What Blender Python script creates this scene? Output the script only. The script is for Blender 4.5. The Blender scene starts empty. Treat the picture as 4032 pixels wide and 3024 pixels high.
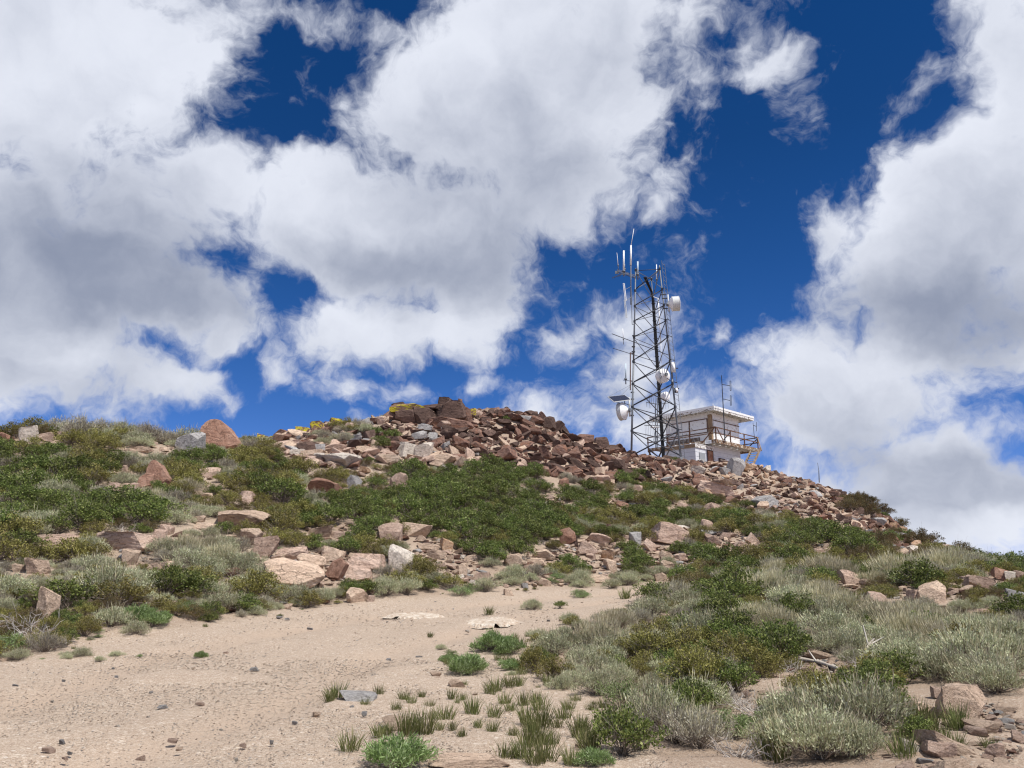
import bpy, bmesh, math, random
import numpy as np
from mathutils import Vector, Matrix, Euler, Quaternion, noise as mnoise

# ------------------------------------------------------------------ camera
SC = bpy.context.scene
COL = SC.collection
F = 3150.0                      # focal length in photo pixels (photo 4032 x 3024)
TH = math.radians(14.0)         # camera looks up by this much
CT, ST = math.cos(TH), math.sin(TH)
cam_d = bpy.data.cameras.new('camera'); cam = bpy.data.objects.new('camera', cam_d); COL.objects.link(cam)
cam_d.sensor_width = 36.0; cam_d.lens = 36.0 * F / 4032.0
cam_d.clip_start = 0.1; cam_d.clip_end = 6000
cam.location = (0, 0, 0); cam.rotation_euler = (math.radians(90) + TH, 0, 0)
SC.camera = cam

def ray(px, py):
    """direction of a photo pixel, scaled so that y = 1"""
    dx, up = px - 2016.0, 1512.0 - py
    y = F * CT - up * ST; z = F * ST + up * CT
    return dx / y, z / y
def W(px, py, Y):
    a, b = ray(px, py); return Vector((a * Y, Y, b * Y))
def proj(x, y, z):
    d = y * CT + z * ST; u = -y * ST + z * CT
    return 2016 + F * x / d, 1512 - F * u / d

# ------------------------------------------------------------------ render settings
SC.view_settings.view_transform = 'Standard'; SC.view_settings.look = 'None'
SC.view_settings.exposure = 0.0; SC.view_settings.gamma = 1.0
SC.cycles.max_bounces = 5; SC.cycles.diffuse_bounces = 3; SC.cycles.glossy_bounces = 2
SC.cycles.transmission_bounces = 2; SC.cycles.transparent_max_bounces = 4
SC.cycles.sample_clamp_indirect = 4.0
SC.cycles.filter_width = 1.2 if hasattr(SC.cycles, 'filter_width') else 1.5

# ------------------------------------------------------------------ sun
SUN_EL, SUN_AZ = math.radians(60), math.radians(48)   # azimuth: from behind the camera towards its right
sun_dir = Vector((math.cos(SUN_EL) * math.sin(SUN_AZ), -math.cos(SUN_EL) * math.cos(SUN_AZ), math.sin(SUN_EL)))
sun_d = bpy.data.lights.new('sun', 'SUN'); sun = bpy.data.objects.new('sun', sun_d); COL.objects.link(sun)
sun_d.energy = 5.0; sun_d.angle = math.radians(0.5); sun_d.color = (1.0, 0.955, 0.88)
sun.rotation_euler = sun_dir.to_track_quat('Z', 'Y').to_euler()

# ------------------------------------------------------------------ world: clear sky with broken clouds
world = bpy.data.worlds.new('World'); SC.world = world; world.use_nodes = True
world.cycles.sampling_method = 'MANUAL'; world.cycles.sample_map_resolution = 512
NT = world.node_tree; NT.nodes.clear(); WN, WL = NT.nodes, NT.links

def nd(tree, t, **kw):
    n = tree.nodes.new(t)
    for k, v in kw.items():
        if k == 'inp':
            for a, b in v.items(): n.inputs[a].default_value = b
        else: setattr(n, k, v)
    return n
def m2(op, a, b=None, c=None, clamp=False, tree=None):
    tree = tree or NT
    n = tree.nodes.new('ShaderNodeMath'); n.operation = op; n.use_clamp = clamp
    for i, v in enumerate((a, b, c)):
        if v is None: continue
        if isinstance(v, (int, float)): n.inputs[i].default_value = v
        else: tree.links.new(v, n.inputs[i])
    return n.outputs[0]
def mrange(v, a, b, c, d, tree=None, smooth=False):
    tree = tree or NT
    n = tree.nodes.new('ShaderNodeMapRange'); n.clamp = True
    if smooth: n.interpolation_type = 'SMOOTHSTEP'
    n.inputs[1].default_value, n.inputs[2].default_value, n.inputs[3].default_value, n.inputs[4].default_value = a, b, c, d
    tree.links.new(v, n.inputs[0]); return n.outputs[0]
def vmath(op, a, b=None, s=None, tree=None):
    tree = tree or NT
    n = tree.nodes.new('ShaderNodeVectorMath'); n.operation = op
    for i, v in ((0, a), (1, b)):
        if v is None: continue
        if isinstance(v, (tuple, Vector)): n.inputs[i].default_value = v
        else: tree.links.new(v, n.inputs[i])
    if s is not None: n.inputs['Scale'].default_value = s
    return n.outputs[0]
def rgbmix(f, a, b, tree=None):
    tree = tree or NT
    n = tree.nodes.new('ShaderNodeMix'); n.data_type = 'RGBA'; n.clamp_factor = True
    for sock, v in ((n.inputs[0], f), (n.inputs[6], a), (n.inputs[7], b)):
        if isinstance(v, (int, float)): sock.default_value = v
        elif isinstance(v, tuple): sock.default_value = v if len(v) == 4 else (*v, 1)
        else: tree.links.new(v, sock)
    return n.outputs[2]
def noise_n(vec, scale, detail=4, rough=.55, dist=0., tree=None, out=0):
    tree = tree or NT
    n = tree.nodes.new('ShaderNodeTexNoise')
    n.inputs['Scale'].default_value = scale; n.inputs['Detail'].default_value = detail
    n.inputs['Roughness'].default_value = rough; n.inputs['Distortion'].default_value = dist
    if vec is not None: tree.links.new(vec, n.inputs['Vector'])
    return n.outputs[out]

K = 4032 / 2212.0
def blob(vec, cx, cy, rx, ry, rot=0., w=1., edge=.72):
    """soft ellipse on the sky: a direction (given where it stands in the sky) and angular radii"""
    a, b = ray(cx * K, cy * K); c = Vector((a, 1, b)).normalized()
    X = Vector((c.y, -c.x, 0)).normalized(); Y = c.cross(X) * -1
    if Y.z < 0: Y = -Y
    r = math.radians(rot); X2 = X * math.cos(r) + Y * math.sin(r); Y2 = Y * math.cos(r) - X * math.sin(r)
    Z2 = X2.cross(Y2)
    e = Matrix((X2, Y2, Z2)).transposed().to_euler()
    n = NT.nodes.new('ShaderNodeMapping'); n.vector_type = 'TEXTURE'
    n.inputs['Location'].default_value = c; n.inputs['Rotation'].default_value = e
    n.inputs['Scale'].default_value = (rx * K / F, ry * K / F, 1.5)
    WL.new(vec, n.inputs['Vector'])
    g = NT.nodes.new('ShaderNodeTexGradient'); g.gradient_type = 'SPHERICAL'; WL.new(n.outputs[0], g.inputs[0])
    return mrange(g.outputs['Fac'], 0, edge if w > .67 else max(edge, .95), 0, w if w > .67 else w * 1.15)

tc = nd(NT, 'ShaderNodeTexCoord').outputs['Generated']
warp = noise_n(tc, 5.0, 5, .6, 0, out=1)
d1 = vmath('ADD', tc, vmath('SCALE', vmath('SUBTRACT', warp, (.5, .5, .5)), s=.13))
CLOUDS = [
 (90, 110, 470, 420, 0, 1), (230, 440, 390, 280, 0, 1), (60, 640, 330, 320, 0, 1), (450, 430, 230, 180, 0, 1),
 (350, 660, 270, 130, 10, .85), (130, 800, 330, 130, 4, .9), (500, 640, 180, 90, 20, .66), (450, 745, 190, 90, 20, .66), (330, 830, 240, 70, 0, .8),
 (1080, 250, 420, 300, 0, 1), (720, 435, 340, 150, 15, 1), (1190, 90, 400, 250, 0, 1), (1220, 380, 320, 220, 30, 1), (1290, 230, 220, 260, 0, .9),
 (960, 520, 360, 220, 0, 1), (700, 510, 280, 180, 0, 1), (840, 710, 300, 130, 0, 1), (1040, 610, 190, 150, 40, .95), (660, 385, 150, 80, 20, .9),
 (620, 40, 330, 90, -10, .58), (850, 130, 170, 160, 30, .66), (630, 245, 90, 70, 0, .5), (480, 120, 140, 100, 0, .6), (760, 220, 120, 80, 30, .55),
 (1480, 50, 150, 130, 0, .60), (1480, 190, 90, 130, 15, .56), (1470, 400, 150, 70, 30, .50), (1440, 470, 90, 60, 30, .5), 
 (1650, 135, 110, 42, 15, .60), (1590, 110, 90, 60, 0, .42), (1220, 720, 170, 90, 15, .66), (1340, 810, 200, 150, 25, .74), (1230, 890, 190, 110, 0, .72), (1360, 700, 90, 90, 0, .55), (1400, 900, 200, 90, 0, .75),
 (2190, 110, 170, 350, 0, 1), (2010, 170, 130, 80, 60, .58), (2180, 400, 320, 240, 30, 1), (2040, 540, 320, 210, 40, 1), (1800, 500, 120, 150, -40, .66),
 (2150, 680, 440, 240, 0, 1), (1930, 810, 400, 180, 0, .95), (1740, 770, 280, 90, 30, .66), (1800, 900, 340, 130, 0, .9),
 (2090, 1040, 420, 240, 0, 1), (1620, 870, 220, 90, 10, .62), (1540, 770, 90, 50, 30, .46),
 (600, 800, 90, 130, 0, .46), (850, 840, 230, 60, 0, .52), (490, 870, 100, 60, 0, .48), (1700, 1090, 340, 140, 0, .9), (1010, 830, 80, 40, 20, .44), (1460, 740, 60, 40, 0, .4),
]
GAPS = [(555, 235, 130, 150, 0, .42), (660, 185, 240, 150, 15, .30), (600, 20, 150, 60, 0, .12), (620, 640, 90, 110, 0, .4), (470, 560, 120, 40, 20, .25), (330, 735, 70, 50, 30, .35), (1385, 150, 60, 110, 0, .45), (1430, 60, 50, 60, 0, .3), (1420, 560, 60, 60, 0, .3),
        (2200, 970, 90, 45, 0, .6), (520, 200, 60, 70, 0, .3), (890, 20, 90, 50, 0, .45), (2050, 245, 70, 60, 0, .4), (530, 810, 60, 60, 0, .25)]
GREY = [(60, 480, 560, 200, 0, 1.1), (120, 660, 380, 170, 0, .9), (360, 300, 260, 160, 0, .15), (300, 560, 300, 100, -10, .6),
        (1000, 450, 460, 240, 20, .5), (900, 590, 380, 100, 0, .95), (1150, 480, 300, 170, 30, .6), (1250, 250, 240, 280, 0, .4), (860, 780, 300, 55, 0, .6),
        (2120, 560, 420, 170, 20, .8), (2000, 650, 440, 90, 0, 1.0), (2180, 330, 140, 180, 0, .45), (1900, 900, 280, 60, 0, .55), (2180, 700, 280, 120, 0, .9), (1850, 970, 330, 70, 0, .75), (2160, 160, 90, 160, 0, .35),
        (2120, 1000, 380, 100, 0, .75), (1340, 860, 200, 80, 0, .65), (120, 850, 300, 55, 0, .65), (400, 690, 240, 50, 0, .5), (2000, 1090, 380, 70, 0, .65), (1340, 740, 90, 60, 0, .4)]
WHITE = [(590, 400, 150, 90, 0, .5), (730, 340, 160, 70, 10, .45), (310, 220, 60, 35, 0, .6), (280, 530, 120, 45, -15, .7), (720, 670, 140, 50, 0, .5), (1010, 100, 150, 200, 0, .35),
         (1900, 470, 120, 90, 40, .6), (2100, 250, 120, 90, 30, .5), (1850, 780, 250, 50, 0, .4), (2170, 1150, 100, 60, 0, .8), (120, 770, 100, 50, 0, .5), (150, 60, 300, 120, 0, .3), (2050, 930, 200, 45, 0, .45)]
D = None
for b_ in CLOUDS:
    if b_[5] >= .78: b_ = b_[:5] + (b_[5] * 1.13,)
    o_ = blob(d1, *b_); D = o_ if D is None else m2('MAXIMUM', D, o_)
for b_ in GAPS: D = m2('SUBTRACT', D, blob(d1, *b_))
# the rest of the sky, outside the photographed part, gets clouds of the same size from noise
sep = nd(NT, 'ShaderNodeSeparateXYZ'); WL.new(tc, sep.inputs[0])
away = mrange(sep.outputs[1], .62, .35, 0, 1)
far_n = mrange(noise_n(tc, 2.3, 3, .5), .44, .60, 0, .95)
D = m2('MAXIMUM', D, m2('MULTIPLY', far_n, away))
nA = noise_n(d1, 8.0, 10, .60, .3)
nB = noise_n(d1, 30.0, 6, .62, .3)
nn = m2('ADD', m2('MULTIPLY', m2('SUBTRACT', nA, .5), 2.2), m2('MULTIPLY', m2('SUBTRACT', nB, .5), .85))
dens = m2('ADD', D, nn)
alpha = mrange(dens, .18, .92, 0, 1, smooth=True)
# relief: cloud density a little further up against here
up_v = vmath('ADD', d1, (.012, -.01, .035))
nU = noise_n(up_v, 5.0, 3, .45, .1)
nL = noise_n(d1, 5.0, 3, .45, .1)
relief = m2('SUBTRACT', nU, nL)
g_ = None
for b_ in GREY:
    o_ = blob(d1, *b_, edge=.9); g_ = o_ if g_ is None else m2('ADD', g_, o_)
w_ = None
for b_ in WHITE:
    o_ = blob(d1, *b_, edge=.9); w_ = o_ if w_ is None else m2('ADD', w_, o_)
g_ = m2('SUBTRACT', g_, w_)
thick = mrange(dens, .7, 1.7, 0, .34)
g_ = m2('ADD', m2('ADD', m2('MULTIPLY', g_, .50), thick), m2('MULTIPLY', relief, 1.5))
g_ = mrange(m2('ADD', g_, m2('MULTIPLY', m2('SUBTRACT', noise_n(d1, 3.0, 6, .55), .5), .8)), -.3, 1.25, 0, 1, smooth=True)
KW = 10.0
cloud_col = rgbmix(g_, (.80 * KW, .835 * KW, .93 * KW), (.27 * KW, .31 * KW, .42 * KW))
sky = nd(NT, 'ShaderNodeTexSky', sky_type='NISHITA', sun_disc=False, sun_elevation=SUN_EL,
         sun_rotation=math.pi - SUN_AZ, altitude=2600, air_density=1.0, dust_density=.1, ozone_density=4.0)
WL.new(vmath('NORMALIZE', vmath('ADD', tc, (0, 0, .04))), sky.inputs['Vector'])
hsv = nd(NT, 'ShaderNodeHueSaturation', inp={'Saturation': 1.32, 'Value': .95}); WL.new(sky.outputs[0], hsv.inputs['Color'])
bg = nd(NT, 'ShaderNodeBackground', inp={'Strength': .10})
tint = vmath('MULTIPLY', hsv.outputs[0], (1.45, .92, 1.08))
lowb = vmath('SCALE', tint, s=1.0); WL.new(mrange(sep.outputs[2], .0, .50, 1.4, .80), lowb.node.inputs['Scale'])
WL.new(rgbmix(alpha, lowb, cloud_col), bg.inputs['Color'])
wo = nd(NT, 'ShaderNodeOutputWorld'); WL.new(bg.outputs[0], wo.inputs['Surface'])

# ------------------------------------------------------------------ materials
def mat_new(name):
    m = bpy.data.materials.new(name); m.use_nodes = True
    t = m.node_tree; t.nodes.clear()
    out = t.nodes.new('ShaderNodeOutputMaterial'); b = t.nodes.new('ShaderNodeBsdfPrincipled')
    t.links.new(b.outputs[0], out.inputs[0]); b.inputs['Roughness'].default_value = .9
    b.inputs['Specular IOR Level'].default_value = .25
    return m, t, b, out
def ramp(t, fac, stops, interp='LINEAR'):
    r = t.nodes.new('ShaderNodeValToRGB'); r.color_ramp.interpolation = interp
    e = r.color_ramp.elements
    while len(e) < len(stops): e.new(.5)
    for q, (p, c) in zip(e, stops): q.position = p; q.color = (*c, 1)
    t.links.new(fac, r.inputs[0]); return r.outputs[0]
def bump(t, b, h, strength, dist):
    n = t.nodes.new('ShaderNodeBump'); n.inputs['Strength'].default_value = strength; n.inputs['Distance'].default_value = dist
    t.links.new(h, n.inputs['Height']); t.links.new(n.outputs[0], b.inputs['Normal'])

def make_ground_mat():
    m, t, b, out = mat_new('gravelly_dirt')
    P = t.nodes.new('ShaderNodeTexCoord').outputs['Object']
    big = noise_n(P, .35, 5, .6, tree=t); mid = noise_n(P, 2.2, 5, .6, tree=t); fine = noise_n(P, 28, 3, .6, tree=t)
    base = ramp(t, big, [(.3, (.27, .195, .14)), (.5, (.34, .25, .18)), (.72, (.42, .32, .24))])
    base = rgbmix(mrange(mid, .35, .7, 0, .35, tree=t), base, (.29, .21, .155), tree=t)
    v = t.nodes.new('ShaderNodeTexVoronoi'); v.inputs['Scale'].default_value = 21; t.links.new(P, v.inputs['Vector'])
    v2 = t.nodes.new('ShaderNodeTexVoronoi'); v2.inputs['Scale'].default_value = 48; t.links.new(P, v2.inputs['Vector'])
    s1 = nd(t, 'ShaderNodeSeparateColor'); t.links.new(v.outputs['Color'], s1.inputs[0])
    s2 = nd(t, 'ShaderNodeSeparateColor'); t.links.new(v2.outputs['Color'], s2.inputs[0])
    grains = ramp(t, s1.outputs[0], [(0, (.27, .20, .155)), (.3, (.42, .31, .235)), (.6, (.55, .44, .34)), (.85, (.70, .62, .52)), (.97, (.74, .68, .60)), (1, (.24, .235, .24))])
    grains2 = ramp(t, s2.outputs[0], [(0, (.17, .125, .095)), (.3, (.36, .265, .195)), (.65, (.52, .42, .325)), (.9, (.70, .62, .52)), (1, (.76, .70, .62))])
    gm = mrange(v.outputs['Distance'], .30, .48, 1, 0, tree=t)
    gate = mrange(s1.outputs[1], .45, .55, 0, 1, tree=t)
    g3 = ramp(t, noise_n(P, 75, 2, .6, tree=t), [(.30, (.19, .14, .105)), (.48, (.37, .285, .215)), (.62, (.55, .46, .37)), (.75, (.70, .62, .53))])
    c = rgbmix(.5, rgbmix(.48, base, grains2, tree=t), g3, tree=t)
    c = rgbmix(m2('MULTIPLY', m2('MULTIPLY', gm, gate, tree=t), .5, tree=t), c, grains, tree=t)
    # wheel tracks: finer, paler crushed dirt along the road's middle
    a = nd(t, 'ShaderNodeAttribute', attribute_name='track')
    c = rgbmix(m2('MULTIPLY', a.outputs['Fac'], .75, tree=t), c, (.43, .33, .25), tree=t)
    a2 = nd(t, 'ShaderNodeAttribute', attribute_name='litter')
    lit = rgbmix(fine, (.13, .09, .065), (.30, .21, .15), tree=t)
    c = rgbmix(m2('MULTIPLY', a2.outputs['Fac'], .6, tree=t), c, lit, tree=t)
    t.links.new(c, b.inputs['Base Color'])
    h = m2('ADD', m2('MULTIPLY', m2('MULTIPLY', gm, gate, tree=t), .12, tree=t), m2('ADD', m2('MULTIPLY', mrange(v2.outputs['Distance'], 0, .5, 1, 0, tree=t), .22, tree=t), m2('MULTIPLY', fine, .6, tree=t), tree=t), tree=t)
    bump(t, b, h, .8, .022)
    return m
M_GROUND = make_ground_mat()

def rock_mat(name, dark, mid, light, stain=None, lichen=0., vein=.5):
    m, t, b, out = mat_new(name)
    P = t.nodes.new('ShaderNodeTexCoord').outputs['Object']
    oi = t.nodes.new('ShaderNodeObjectInfo').outputs['Random']
    off = t.nodes.new('ShaderNodeCombineXYZ'); t.links.new(m2('MULTIPLY', oi, 37., tree=t), off.inputs[0])
    P = vmath('ADD', P, off.outputs[0], tree=t)
    n1 = noise_n(P, 1.7, 6, .65, .4, tree=t); n2 = noise_n(P, 9, 6, .7, tree=t); n3 = noise_n(P, 40, 3, .6, tree=t)
    c = ramp(t, n1, [(.30, dark), (.5, mid), (.70, light)])
    c = rgbmix(mrange(n2, .42, .68, 0, vein, tree=t), c, tuple(x * 1.35 for x in light), tree=t)
    c = rgbmix(mrange(n3, .50, .78, 0, .55, tree=t), c, tuple(x * .6 for x in dark), tree=t)
    if stain: c = rgbmix(mrange(noise_n(P, 3.1, 5, .6, tree=t), .50, .62, 0, .8, tree=t), c, stain, tree=t)
    if lichen: c = rgbmix(mrange(noise_n(P, 4.2, 4, .6, tree=t), .585 - lichen, .66 - lichen, 0, 1, tree=t), c, (.52, .44, .04), tree=t)
    cr = t.nodes.new('ShaderNodeTexVoronoi'); cr.feature = 'DISTANCE_TO_EDGE'; cr.inputs['Scale'].default_value = 2.6
    mp = t.nodes.new('ShaderNodeMapping'); mp.inputs['Scale'].default_value = (1, 1, 2.2); mp.inputs['Rotation'].default_value = (.25, .2, 0)
    t.links.new(vmath('ADD', P, vmath('SCALE', noise_n(P, 3, 5, .65, tree=t, out=1), s=.7, tree=t), tree=t), mp.inputs[0]); t.links.new(mp.outputs[0], cr.inputs['Vector'])
    crack = mrange(cr.outputs['Distance'], 0, .03, 0, 1, tree=t)
    c = rgbmix(m2('MULTIPLY', m2('SUBTRACT', 1., crack, tree=t), .7, tree=t), c, tuple(x * .35 for x in dark), tree=t)
    hv = nd(t, 'ShaderNodeHueSaturation'); t.links.new(mrange(oi, 0, 1, .82, 1.2, tree=t), hv.inputs['Value']); t.links.new(c, hv.inputs['Color'])
    t.links.new(hv.outputs[0], b.inputs['Base Color'])
    bump(t, b, m2('ADD', m2('MULTIPLY', crack, .5, tree=t), m2('ADD', n2, m2('MULTIPLY', n3, .6, tree=t), tree=t), tree=t), .8, .05)
    return m
RM = {
 't': rock_mat('tan_rock', (.36, .255, .185), (.50, .365, .27), (.60, .47, .36)),
 'p': rock_mat('pinkish_rock', (.33, .22, .17), (.46, .325, .25), (.56, .43, .35)),
 'r': rock_mat('rust_brown_rock', (.10, .055, .042), (.185, .105, .080), (.31, .20, .155), stain=(.24, .115, .07)),
 'd': rock_mat('dark_brown_rock', (.060, .038, .032), (.11, .070, .056), (.19, .125, .10), vein=.25),
 'g': rock_mat('grey_rock', (.21, .195, .19), (.33, .315, .305), (.45, .43, .41)),
 'w': rock_mat('pale_rock', (.40, .34, .28), (.54, .47, .40), (.66, .60, .52)),
 'o': rock_mat('orange_tan_rock', (.31, .18, .115), (.44, .29, .19), (.55, .41, .29), stain=(.33, .18, .09)),
 'l': rock_mat('lichen_spotted_rock', (.11, .065, .05), (.19, .11, .08), (.27, .17, .13), lichen=.11, vein=.25),
}
RM['R'] = rock_mat('rust_red_rock', (.21, .11, .075), (.33, .185, .13), (.43, .28, .21), vein=.35)
RM['1'] = rock_mat('light_gravel_stone', (.40, .29, .215), (.50, .38, .29), (.60, .49, .39), vein=.2)
RM['2'] = rock_mat('pale_gravel_stone', (.52, .43, .34), (.62, .54, .45), (.70, .64, .56), vein=.2)
RM['3'] = rock_mat('grey_gravel_stone', (.26, .24, .23), (.36, .335, .32), (.44, .41, .39), vein=.2)
RNAME = {'t': 'tan', 'p': 'pinkish', 'r': 'rust brown', 'd': 'dark brown', 'g': 'grey', 'w': 'pale', 'o': 'orange tan', 'l': 'yellow lichened'}

# ------------------------------------------------------------------ helpers for objects
def tag(o, label=None, cat=None, group=None, kind=None):
    if label: o['label'] = label
    if cat: o['category'] = cat
    if group: o['group'] = group
    if kind: o['kind'] = kind
    return o
def mesh_np(name, V, Fq, mats=(), midx=None, smooth=False, quads=True):
    """V (n,3), Fq (m,k) face array -> mesh"""
    V = np.asarray(V, np.float32); Fq = np.asarray(Fq, np.int32)
    me = bpy.data.meshes.new(name)
    k = Fq.shape[1]; n = len(Fq)
    me.vertices.add(len(V)); me.vertices.foreach_set('co', V.ravel())
    me.loops.add(n * k); me.loops.foreach_set('vertex_index', Fq.ravel())
    me.polygons.add(n); me.polygons.foreach_set('loop_start', np.arange(0, n * k, k, dtype=np.int32))
    for m in mats: me.materials.append(m)
    if midx is not None: me.polygons.foreach_set('material_index', np.asarray(midx, np.int32))
    if smooth: me.polygons.foreach_set('use_smooth', np.ones(n, bool))
    me.update(calc_edges=True); return me
def link(name, data, parent=None):
    o = bpy.data.objects.new(name, data); COL.objects.link(o)
    if parent is not None: o.parent = parent
    return o

# ------------------------------------------------------------------ terrain: a thin plate spline through surveyed points
CP = [  # (photo column, [(photo row, distance) ...]) from the road's near edge up to the skyline
 (-900, [(2800, 8), (2500, 14), (2250, 20), (1950, 28), (1700, 38)]),
 (0,    [(3024, 6.8), (2800, 9.3), (2600, 13), (2450, 15.5), (2300, 18.5), (2150, 22.5), (2000, 27), (1850, 32), (1730, 37)]),
 (500,  [(3024, 6.8), (2800, 9.3), (2480, 16), (2300, 20), (2150, 24), (2000, 28), (1850, 34), (1725, 39.5)]),
 (950,  [(2900, 8), (2650, 12), (2400, 20), (2250, 23.5), (2100, 27.5), (1950, 33), (1820, 39), (1765, 43)]),
 (1300, [(3024, 6.9), (2700, 11), (2360, 23), (2250, 26), (2100, 30), (1950, 35), (1800, 42), (1692, 47)]),
 (1800, [(3024, 7), (2750, 10.5), (2500, 17.5), (2340, 26), (2200, 30), (2050, 35), (1900, 41), (1750, 47), (1640, 51)]),
 (2200, [(2900, 8.3), (2600, 14), (2400, 22), (2310, 29), (2200, 33), (2050, 39), (1900, 46), (1780, 52), (1708, 57)]),
 (2400, [(1950, 46), (1850, 53), (1772, 60)]),
 (2000, [(1950, 41), (1780, 48.5), (1636, 54)]),
 (2110, [(1800, 50), (1640, 55.5)]),
 (2600, [(3024, 7.2), (2700, 11.8), (2480, 18), (2340, 27), (2280, 33), (2180, 37), (2060, 43), (1940, 51), (1860, 57), (1812, 62)]),
 (3000, [(2800, 9.8), (2550, 14.5), (2380, 20.5), (2290, 26), (2220, 31), (2120, 38), (2000, 47), (1900, 58), (1854, 64)]),
 (3300, [(3024, 7), (2650, 11.8), (2420, 18), (2300, 23.5), (2230, 29), (2120, 40), (2010, 54), (1960, 62)]),
 (3500, [(2800, 9), (2500, 14.8), (2330, 21), (2260, 26), (2180, 35), (2100, 48), (2050, 58)]),
 (3800, [(3024, 6.6), (2700, 10), (2450, 15.5), (2320, 20.5), (2268, 26), (2238, 35), (2222, 47)]),
 (4032, [(2900, 7.4), (2550, 12.5), (2350, 19), (2290, 25), (2264, 36), (2256, 44)]),
 (4900, [(2800, 8), (2500, 13), (2340, 20), (2290, 30), (2280, 42)]),
]
pts = []
for cx, rows in CP:
    for i, (cy, Y) in enumerate(rows): pts.append(tuple(W(cx, cy, Y)))
    s = pts[-1]
    drop = 0.6 if 2300 < cx < 3200 else 1.3
    k = (s[1] + 9) / s[1]
    pts.append((s[0] * k, s[1] + 9, s[2] - drop))
    if not 2300 < cx < 3200:
        k = (s[1] + 24) / s[1]; pts.append((s[0] * k, s[1] + 24, s[2] - 5))
pts += [(12, 78, 9.3), (22, 80, 9.2), (28, 76, 8.6), (18, 70, 9.5), (14, 66, 9.6), (20, 92, 6), (30, 90, 4.5), (10, 92, 6)]
pts += [(x, y, z) for x, y, z in [(-14, 0, -1.6), (-6, 0, -1.6), (0, 0, -1.6), (6, 0, -1.65), (14, 0, -1.8), (0, -10, -2.0), (-16, -10, -2), (16, -10, -2.3), (-30, 5, -.5), (30, 5, -2.2), (-45, 25, 4), (50, 25, -2)]]
pts = np.array(pts)
def tps_fit(p, lam=.004):
    n = len(p); d = np.hypot(p[:, None, 0] - p[None, :, 0], p[:, None, 1] - p[None, :, 1])
    Kk = np.where(d > 0, d * d * np.log(d + 1e-12), 0) + lam * n * np.eye(n)
    Pm = np.c_[np.ones(n), p[:, :2]]
    A = np.zeros((n + 3, n + 3)); A[:n, :n] = Kk; A[:n, n:] = Pm; A[n:, :n] = Pm.T
    return np.linalg.solve(A, np.r_[p[:, 2], 0, 0, 0])
TPS = tps_fit(pts)
def vnoise(x, y, seed=0):
    """smooth value noise, vectorised"""
    xi, yi = np.floor(x).astype(np.int64), np.floor(y).astype(np.int64); fx, fy = x - xi, y - yi
    fx, fy = fx * fx * (3 - 2 * fx), fy * fy * (3 - 2 * fy)
    def h(a, b):
        v = (a * 374761393 + b * 668265263 + seed * 974711) & 0x7fffffff
        v = ((v ^ (v >> 13)) * 1274126177) & 0x7fffffff
        return ((v ^ (v >> 16)) & 0xffff) / 65535. * 2 - 1
    return (h(xi, yi) * (1 - fx) + h(xi + 1, yi) * fx) * (1 - fy) + (h(xi, yi + 1) * (1 - fx) + h(xi + 1, yi + 1) * fx) * fy
# the road in the photo, as a loop of photo pixels
ROAD = [(-1500, 2700), (0, 2600), (180, 2575), (330, 2500), (620, 2460), (900, 2420), (1250, 2365), (1500, 2335), (1800, 2320), (2050, 2300), (2300, 2290), (2600, 2280), (2680, 2292),
        (2640, 2335), (2560, 2370), (2420, 2420), (2280, 2470), (2050, 2560), (2250, 2700), (2450, 2830), (2560, 3024), (2620, 3400), (-1500, 3400)]
def in_poly(px, py, poly):
    px, py = np.asarray(px, float), np.asarray(py, float); r = np.zeros(px.shape, bool); n = len(poly)
    for i in range(n):
        x1, y1 = poly[i]; x2, y2 = poly[(i + 1) % n]
        if y1 == y2: continue
        c = ((y1 > py) != (y2 > py)) & (px < (x2 - x1) * (py - y1) / (y2 - y1) + x1); r ^= c
    return r
def poly_dist(px, py, poly):
    px, py = np.asarray(px, float), np.asarray(py, float); best = np.full(px.shape, 1e9); n = len(poly)
    for i in range(n):
        ax, ay = poly[i]; bx, by = poly[(i + 1) % n]; vx, vy = bx - ax, by - ay
        t = np.clip(((px - ax) * vx + (py - ay) * vy) / (vx * vx + vy * vy + 1e-9), 0, 1)
        best = np.minimum(best, np.hypot(px - ax - t * vx, py - ay - t * vy))
    return best
def Hraw(x, y):
    x, y = np.asarray(x, float), np.asarray(y, float); sh = x.shape; x, y = x.ravel(), y.ravel()
    out = np.empty(len(x))
    for i in range(0, len(x), 20000):
        a, b = x[i:i + 20000], y[i:i + 20000]
        cx_, cy_ = np.clip(a, -62, 68), np.clip(b, -14, 96)
        d = np.hypot(cx_[:, None] - pts[None, :, 0], cy_[:, None] - pts[None, :, 1])
        z = np.where(d > 0, d * d * np.log(d + 1e-12), 0) @ TPS[:-3] + TPS[-3] + TPS[-2] * cx_ + TPS[-1] * cy_
        out[i:i + 20000] = z - .16 * np.hypot(a - cx_, b - cy_) ** .97
    return out.reshape(sh)
def H_detail(x, y):
    X0, Y0 = x, np.maximum(y, .5)
    z0 = -.08 * 0
    n = .16 * vnoise(x / 3.1, y / 3.1, 1) + .08 * vnoise(x / 1.2, y / 1.2, 2) + .035 * vnoise(x / .45, y / .45, 3)
    rd = road_amount(x, y)
    return n * (1 - .88 * rd)
def road_amount(x, y):
    """1 on the road, 0 off it; worked out on the smooth hill"""
    z = Hraw(x, y); yy = np.maximum(y, 1.)
    px, py = proj(x, yy, z)
    ins = in_poly(px, py, ROAD) & (y > 1.5); dd = poly_dist(px, py, ROAD)
    a = np.where(ins, np.clip(dd / 30, 0, 1), 0.)
    return np.where(y <= 3.5, np.where((x < 3), 1., 0.), a)
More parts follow.
